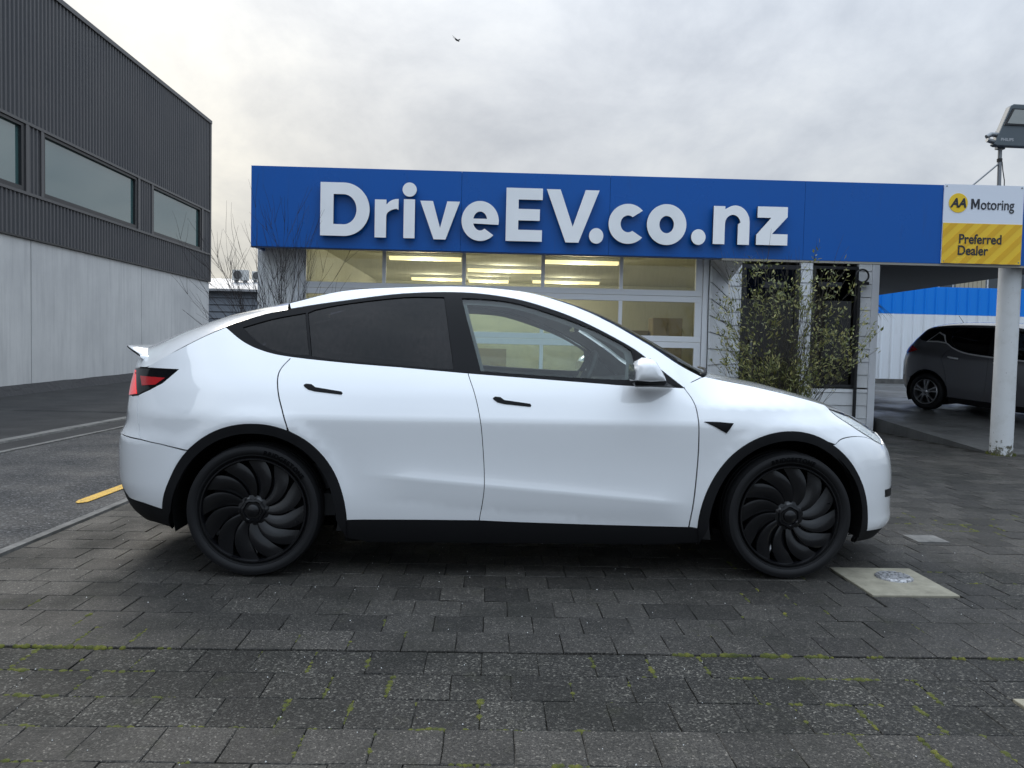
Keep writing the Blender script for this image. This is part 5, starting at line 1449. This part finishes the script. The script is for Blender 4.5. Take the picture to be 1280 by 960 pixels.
# ------------------------------------------------------------------ wheels
def tyre_mesh(R0, rim, yo, yi):
    m_ = MB(); w = yi - yo
    pr = [(rim - .004, yo + .055), (rim + .008, yo + .022), (rim + .018, yo + .012), (rim + .022, yo + .0125), (rim + .030, yo + .004), (rim + .047, yo), (rim + .052, yo + .0015), (rim + .066, yo + .006), (R0 - .013, yo + .017), (R0 - .012, yo + .020), (R0 - .004, yo + .032), (R0, yo + .055),
          (R0 + .001, yo + w * .30), (R0 - .006, yo + w * .305), (R0 - .006, yo + w * .335), (R0 + .001, yo + w * .34), (R0 + .001, yo + w * .48), (R0 - .006, yo + w * .485), (R0 - .006, yo + w * .52), (R0 + .001, yo + w * .525), (R0, yi - .04), (R0 - .012, yi - .015), (rim + .05, yi), (rim, yi - .03)]
    return m_.lathe(pr, 72, 'Y')
def ring_text(body, r_, a0, size, y, step=None):
    m_ = MB(); a = a0
    for chh in body:
        o = text_mesh('t', chh, size, .003, ['letter_rubber'], .0012, 0, 'CENTER')
        adv = (o.dimensions.x if o.dimensions.x > 0 else size * .3) + size * .16
        me = o.data; xs = [q.co.x for q in me.vertices]; wd = (max(xs) - min(xs)) if xs else size * .3
        a -= math.degrees((wd / 2 + size * .06) / r_)
        th = R(a - 90)
        vv = []
        for q in me.vertices:
            x, z = q.co.x, q.co.y + r_ - size * .35
            vv.append((x * math.cos(th) - z * math.sin(th), y - q.co.z, x * math.sin(th) + z * math.cos(th)))
        m_.add(vv, [tuple(p.vertices) for p in me.polygons])
        a -= math.degrees((wd / 2 + size * .06) / r_)
        bpy.data.objects.remove(o)
    return m_
def turbine_wheel(parent, first=True):
    w = tyre_mesh(.350, .274, -.045, .205).build('wheel', 'tyre', parent, auto=50)
    MB().lathe([(.279, -.030), (.275, -.037), (.268, -.037), (.263, -.027), (.261, .0), (.252, .17), (.274, .19)], 72, 'Y').build('rim', 'rim', w, auto=40)
    MB().lathe([(.0, .075), (.248, .075), (.252, .17)], 48, 'Y').build('barrel', 'rim_dark', w)
    NB = 12
    bm_ = MB(); v = []; n_ = 12
    for i in range(n_ + 1):
        t = i / n_; r_ = .068 + .196 * t; sw_ = R(27) * t ** 1.4
        wa = (.86 - .22 * t ** 5 + .06 * math.sin(math.pi * t)) * 2 * math.pi / NB
        d0 = -.022 - .010 * math.sin(math.pi * min(1, t * 1.05)) ; d1 = .004 * math.sin(math.pi * min(1, .15 + t)) - .018
        for k, (fa, y) in enumerate(((0, d0), (.25, d0 - .002), (.7, d0 * .55 + d1 * .45), (1, d1), (1, d1 + .02), (0, d0 + .024))):
            a = math.pi / 2 + sw_ - wa / 2 + wa * fa
            v.append((r_ * math.cos(a), y, r_ * math.sin(a)))
    f = [(i * 6 + k, i * 6 + (k + 1) % 6, (i + 1) * 6 + (k + 1) % 6, (i + 1) * 6 + k) for i in range(n_) for k in range(6)] + [tuple(range(6)), tuple(n_ * 6 + k for k in range(6))]
    b0 = bm_.add(v, f).build('blade', 'rim', w, auto=35)
    for k in range(1, NB):
        b = b0.copy(); link(b); b.parent = w; b.rotation_euler = (0, 2 * math.pi * k / NB, 0)
    hp = []
    hub = MB(); n2 = 96; v = []
    for r_, y, sc in ((.082, -.012, 0), (.080, -.022, 0), (.066, -.026, 1), (.060, -.036, 1), (.050, -.038, 1), (.044, -.030, .4), (.034, -.030, 0), (.032, -.040, 0), (.020, -.046, 0), (0.0005, -.047, 0)):
        for k in range(n2):
            a = 2 * math.pi * k / n2; rr = r_ * (1 + sc * .05 * math.copysign(abs(math.cos(6 * a)) ** .6, math.cos(6 * a)))
            v.append((rr * math.cos(a), y, rr * math.sin(a)))
    hub.add(v, [(i * n2 + k, i * n2 + (k + 1) % n2, (i + 1) * n2 + (k + 1) % n2, (i + 1) * n2 + k) for i in range(9) for k in range(n2)]).build('hub', 'rim', w, auto=40)
    MB().lathe([(.08, .030), (.172, .030), (.174, .045), (.08, .05)], 48, 'Y').build('brake_disc', 'rim_dark', w)
    sp_ = MB()
    for k in range(3):
        a = 2 * math.pi * k / 5 + 3.6; ca, sa = math.cos(a), math.sin(a)
        for wv in (-.022, .022):
            sp_.tube([(.06 * ca - wv * sa, .02, .06 * sa + wv * ca), (.24 * ca - 1.4 * wv * sa, .012, .24 * sa + 1.4 * wv * ca)], .012, 6)
    sp_.build('inner_spokes', 'silver', w)
    ring_text('BRIDGESTONE', .313, 80, .033, -.0445).build('lettering', 'letter_rubber', w, fixn=False)
    MB().tube([(.232, -.03, -.06), (.225, -.045, -.058)], .004, 6).build('valve', 'rim_dark', w)
    return w
w0 = turbine_wheel(car); w0.location = (0, -.90, .350)
w1 = copy_tree(w0, car); w1.location = (2.89, -.90, .350); w1.rotation_euler = (0, R(-32), 0)
w2 = copy_tree(w0, car); w2.location = (0, .90, .350); w2.rotation_euler = (0, R(50), R(180))
w3 = copy_tree(w0, car); w3.location = (2.89, .90, .350); w3.rotation_euler = (0, R(10), R(180))

# ------------------------------------------------------------------ grey hatchback under the canopy
LWZ = [(.15, .80), (.25, .845), (.4, .872), (.6, .888), (.75, .893), (.85, .888), (.93, .872), (.98, .848), (1.03, .822), (1.1, .79), (1.2, .765), (1.3, .715), (1.4, .655), (1.48, .58), (1.53, .48)]
LXF = [(.15, 3.45), (.25, 3.56), (.5, 3.60), (.65, 3.58), (.8, 3.45), (.95, 3.25), (1.5, 3.0)]
LXR = [(.15, -.60), (.25, -.72), (.4, -.82), (.55, -.84), (.75, -.84), (.9, -.82), (1.0, -.80), (1.1, -.74), (1.2, -.66), (1.32, -.55), (1.5, -.45)]
BLF = Body(LWZ, LXF, LXR, 2.1, .7, 4.0, 5.0)
lf = thing('hatchback_car', 'dark grey hatchback parked on the ramp behind the white column', 'car', (0, 0, 0), world=False)
LT = spl([(-.46, 1.255), (-.25, 1.37), (.05, 1.430), (.5, 1.462), (1.1, 1.470), (1.55, 1.41), (1.95, 1.26), (2.25, 1.09), (2.42, .985)], 6)
LB = spl([(2.42, .985), (1.8, .995), (1.05, 1.015), (.62, 1.045), (.38, 1.11), (.24, 1.185), (.08, 1.20), (-.20, 1.19), (-.46, 1.255)], 6)
lrg = spl([(.40, 1.13), (.62, 1.065), (.98, 1.035)], 4) + spl([(.94, 1.448), (.5, 1.44), (.26, 1.42)], 4) + [(.30, 1.24)]
lfg = spl([(1.06, 1.032), (1.8, 1.012), (2.22, 1.012)], 4) + spl([(1.95, 1.23), (1.55, 1.385), (1.1, 1.448), (1.02, 1.449)], 4)
lqg = [(-.12, 1.205), (.06, 1.212), (.20, 1.205), (.14, 1.30), (.02, 1.34)]
panel('belt_trim', BLF, LB[:31] + [(x, z - .018) for x, z in LB[:31]][::-1], 'bright_trim', lf, off=.004, flange=.004, gap=0)
panel('window_surround', BLF, LT + LB[1:-1], 'trim', lf, holes=[lrg, lfg], flange=.012, off=-.001)
panel('rear_window', BLF, lrg, 'glass_tint', lf, off=-.006, flange=0, gap=0, step=.08)
panel('front_window', BLF, lfg, 'hatch_glass', lf, off=-.006, flange=0, gap=0, step=.08)
panel('quarter_trim', BLF, [(-.16, 1.175), (.08, 1.185), (.25, 1.172), (.16, 1.315), (.03, 1.365)], 'bright_trim', lf, off=.003, flange=.006, gap=0)
panel('quarter_window', BLF, [(-.115, 1.195), (.07, 1.205), (.215, 1.195), (.14, 1.300), (.03, 1.338)], 'gloss_black', lf, off=.005, flange=.002, gap=0)
lar = [(-.385, .25)] + [(0 + .385 * math.cos(R(a)), .315 + .385 * math.sin(R(a))) for a in range(190, -12, -10)] 
lbs = spl([(1.02, 1.012), (1.04, .8), (1.03, .5), (.98, .27)], 5)
lrs = spl([(.36, 1.115), (.27, 1.02), (.25, .90), (.33, .70), (.385, .36)], 5)
lfs = spl([(2.30, .985), (2.36, .85), (2.37, .55), (2.30, .27)], 5)
lbt = part_of(LB, (2.30, .985), (1.02, 1.012)); lbr = part_of(LB, (1.02, 1.012), (.36, 1.115)); lbq = part_of(LB, (.36, 1.115), (-.46, 1.255))
lfd = panel('front_door', BLF, lbt + lbs[1:] + [(2.30, .27)] + lfs[::-1][1:-1], 'grey_paint', lf, step=.06)
lrd = panel('rear_door', BLF, lbr + lrs[1:] + [(.385, .27), (.98, .27)] + lbs[::-1][1:-1], 'grey_paint', lf, step=.06)
panel('quarter_panel', BLF, lbq + [(-.60, 1.12), (-.62, 1.06), (-.44, 1.03), (-.50, .965), (-.66, .94), (-.66, .62), (-.36, .54)] + [(p[0], p[1]) for p in lar if p[1] > .45 or p[0] > .3][3:] + lrs[::-1][1:-1], 'grey_paint', lf, step=.06)
panel('rear_bumper', BLF, [(-.66, .935), (-2, .935), (-2, .30), (-.52, .27), (-.388, .30), (-.36, .54), (-.66, .62)], 'grey_paint', lf, join=True, step=.06)
panel('rear_valance', BLF, [(-.50, .266), (-2, .296), (-2, .16), (-.42, .18)], 'clad', lf, join=True, step=.08)
panel('tail_lamp', BLF, [(-.27, 1.025), (-.45, 1.085), (-.60, 1.115), (-.70, 1.11), (-.735, .985), (-.60, .955), (-.44, .975)], 'lamp_red', lf, off=.004, flange=.01)
panel('tailgate', BLF, [(-.60, 1.12), (-.69, 1.105), (-2, 1.10), (-2, .94), (-.70, .94), (-.718, .98)], 'grey_paint', lf, join=True, step=.06)
panel('front_fender', BLF, lfs + [(2.33, .27), (2.335, .42)] + [(2.70 + .385 * math.cos(R(a)), .315 + .385 * math.sin(R(a))) for a in range(160, 28, -10)] + [(3.18, .62), (3.22, .78), (3.0, .87), (2.6, .945)], 'grey_paint', lf, step=.06)
panel('front_bumper', BLF, [(3.04, .50), (3.085, .315), (3.085, .20), (9, .18), (9, .74), (3.45, .76), (3.22, .78), (3.18, .62)], 'grey_paint', lf, join=True, step=.06)
panel('headlight', BLF, [(2.98, .85), (3.22, .79), (3.44, .745), (3.38, .70), (3.2, .71)], 'lamp_inner', lf, off=.003, flange=.01)
panel('sill', BLF, [(.39, .265), (2.32, .265), (2.33, .17), (.39, .17)], 'clad', lf, flange=.04)
panel('wheel_arch_lip', BLF, [(-.39, .27)] + [(.392 * math.cos(R(a)), .315 + .392 * math.sin(R(a))) for a in range(180, -8, -10)] + [(.375 * math.cos(R(a)), .315 + .375 * math.sin(R(a))) for a in range(-8, 181, 10)], 'trim', lf, off=.002, flange=.03, gap=0)
panel('roof_side', BLF, LT + spl([(2.50, .99), (2.3, 1.12), (1.98, 1.31), (1.58, 1.455), (1.1, 1.51), (.5, 1.503), (.05, 1.470), (-.27, 1.40), (-.50, 1.27)], 5), 'grey_paint', lf, step=.06)
panel('inner_shell', BLF, [(-.70, .30), (-.70, 1.08), (.1, 1.15), (1, .99), (2.3, .96), (3.0, .82), (3.4, .65), (3.4, .25), (-.5, .22)], 'cabin', lf, holes=[circle(0, .31, .40), circle(2.7, .31, .40)], off=-.03, flange=0, gap=0, step=.1)
cap('roof', BLF, [(-.50, 1.268), (-.27, 1.40), (.05, 1.470), (.5, 1.503), (1.1, 1.51), (1.58, 1.455)], [(-.53, 1.35), (-.34, 1.445), (.03, 1.520), (.5, 1.545), (1.1, 1.55), (1.66, 1.50)], 'grey_paint', lf, ns=24, nv=16)
cap('windscreen', BLF, [(1.58, 1.455), (1.98, 1.31), (2.3, 1.12), (2.50, .99)], [(1.66, 1.50), (2.12, 1.33), (2.48, 1.13), (2.70, 1.0)], 'gloss_black', lf, ns=16, nv=16)
cap('bonnet', BLF, [(2.36, .99), (2.6, .947), (3.0, .872), (3.22, .782), (3.45, .762), (3.478, .76)], [(2.70, 1.01), (2.9, .985), (3.15, .93), (3.32, .86), (3.46, .79), (3.478, .76)], 'grey_paint', lf, ns=24, nv=16)
cap('rear_screen', BLF, [(-.50, 1.268), (-.60, 1.18), (-.66, 1.12), (-.738, 1.10)], [(-.53, 1.35), (-.64, 1.25), (-.70, 1.17), (-.738, 1.10)], 'gloss_black', lf, ns=14, nv=16)
for grp, zc, xc in ((lrd, .955, .44), (lfd, .925, 1.22)):
    for d_ in grp:
        sg = -1 if d_.data.vertices[0].co.y < 0 else 1
        pts = []
        for k in range(5):
            x = xc - .09 + .18 * k / 4; p = BLF.side(x, zc); o_ = .012 + .022 * math.sin(math.pi * k / 4)
            pts.append((x, sg * (p.y + o_), zc - .02 * k / 4))
        MB().tube(pts, [.012, .016, .016, .016, .012], 8).build('handle', 'bright_trim', d_, smooth=True)
un = MB(); un.box(-.6, 3.3, -.48, .48, .18, .32); un.box(.42, 2.28, -.78, .78, .175, .32); un.box(-.5, 2.2, -.7, .7, .33, .62)
un.build('underbody', 'dark', lf)
for cx in (0., 2.70):
    for sg in (-1, 1):
        q = MB(); v = []; n_ = 24
        for i in range(n_ + 1):
            a = R(-30 + 240 * i / n_); x, z = cx + .375 * math.cos(a), .315 + .375 * math.sin(a)
            v += [(x, sg * .86, z), (x, sg * .5, z)]
        f = [(2 * i, 2 * i + 1, 2 * i + 3, 2 * i + 2) for i in range(n_)]; k = len(v); v.append((cx, sg * .5, .315)); f += [(k, 2 * i + 1, 2 * i + 3) for i in range(n_)]
        q.add(v, f).build('wheel_housing', 'dark', lf)
lw = tyre_mesh(.315, .218, -.035, .17).build('wheel', 'tyre', lf, auto=50)
MB().lathe([(.222, -.022), (.216, -.028), (.207, -.026), (.204, 0), (.20, .14)], 48, 'Y').build('rim', 'silver', lw, auto=40)
MB().lathe([(0, .06), (.20, .06), (.204, .14)], 32, 'Y').build('barrel', 'rim_dark', lw)
def spoke(a, wd, y, mm, nm):
    q = MB(); ca, sa = math.cos(a), math.sin(a); v = []
    for r_, w, yy in ((.03, .022, y), (.11, wd * .6, y - .004), (.205, wd, y + .006)):
        for s_, dy in ((-1, 0), (1, 0), (1, .03), (-1, .03)): v.append((r_ * ca - s_ * w * sa, yy + dy, r_ * sa + s_ * w * ca))
    f = [(i * 4 + k, i * 4 + (k + 1) % 4, i * 4 + 4 + (k + 1) % 4, i * 4 + 4 + k) for i in range(2) for k in range(4)] + [(0, 1, 2, 3), (11, 10, 9, 8)]
    q.add(v, f).build(nm, mm, lw)
for k in range(5):
    a = math.pi / 2 + 2 * math.pi * k / 5
    spoke(a, .038, -.018, 'gloss_black', 'spoke_insert'); spoke(a - .20, .014, -.024, 'silver', 'spoke'); spoke(a + .20, .014, -.024, 'silver', 'spoke')
MB().lathe([(.045, -.015), (.042, -.028), (0, -.032)], 24, 'Y').build('hub', 'silver', lw, smooth=True)
lw.location = (0, -.855, .315)
for x, y, rz in ((2.70, -.855, 0), (0, .855, 180), (2.70, .855, 180)):
    c_ = copy_tree(lw, lf); c_.location = (x, y, .315); c_.rotation_euler = (0, .5, R(rz))
MB().tube([(.02, 0, 1.515), (-.08, 0, 1.64)], .004, 6).build('aerial', 'black_metal', lf)
for sg in (-1, 1):
    MB().add([(2.02, sg * .84, 1.03), (2.14, sg * .84, 1.03), (2.12, sg * 1.02, 1.02), (2.00, sg * 1.02, 1.02), (2.04, sg * .86, 1.07), (2.12, sg * .86, 1.07), (2.12, sg * 1.02, 1.16), (2.0, sg * 1.02, 1.16), (2.10, sg * 1.04, 1.09)],
             [(0, 1, 2, 3), (4, 5, 1, 0), (4, 7, 6, 5), (0, 3, 7, 4), (1, 5, 6, 2), (3, 2, 6, 7)]).build('mirror', 'grey_paint', lf, bevel=.01)
# stand it on the ramp, nose down towards the street
_h = R(-64)
lf_x = Vector((math.cos(_h), math.sin(_h), .075 * math.sin(_h))).normalized()
lf_up = Vector((0, -.075, 1)).normalized()
lf_y = lf_up.cross(lf_x).normalized(); lf_up = lf_x.cross(lf_y)
mm_ = Matrix((lf_x, lf_y, lf_up)).transposed()
lf.rotation_euler = mm_.to_euler()
hub = Vector((7.95, 13.95, 0)); hub.z = ramp_z(hub.y) + .315
lf.scale = (1.05, 1.05, 1.05)
lf.location = hub - mm_ @ Vector((0, -.88, .315)) * 1.05 + Vector((0, 0, .017))
for o in scene.objects:
    if '_built_world' in o: del o['_built_world']
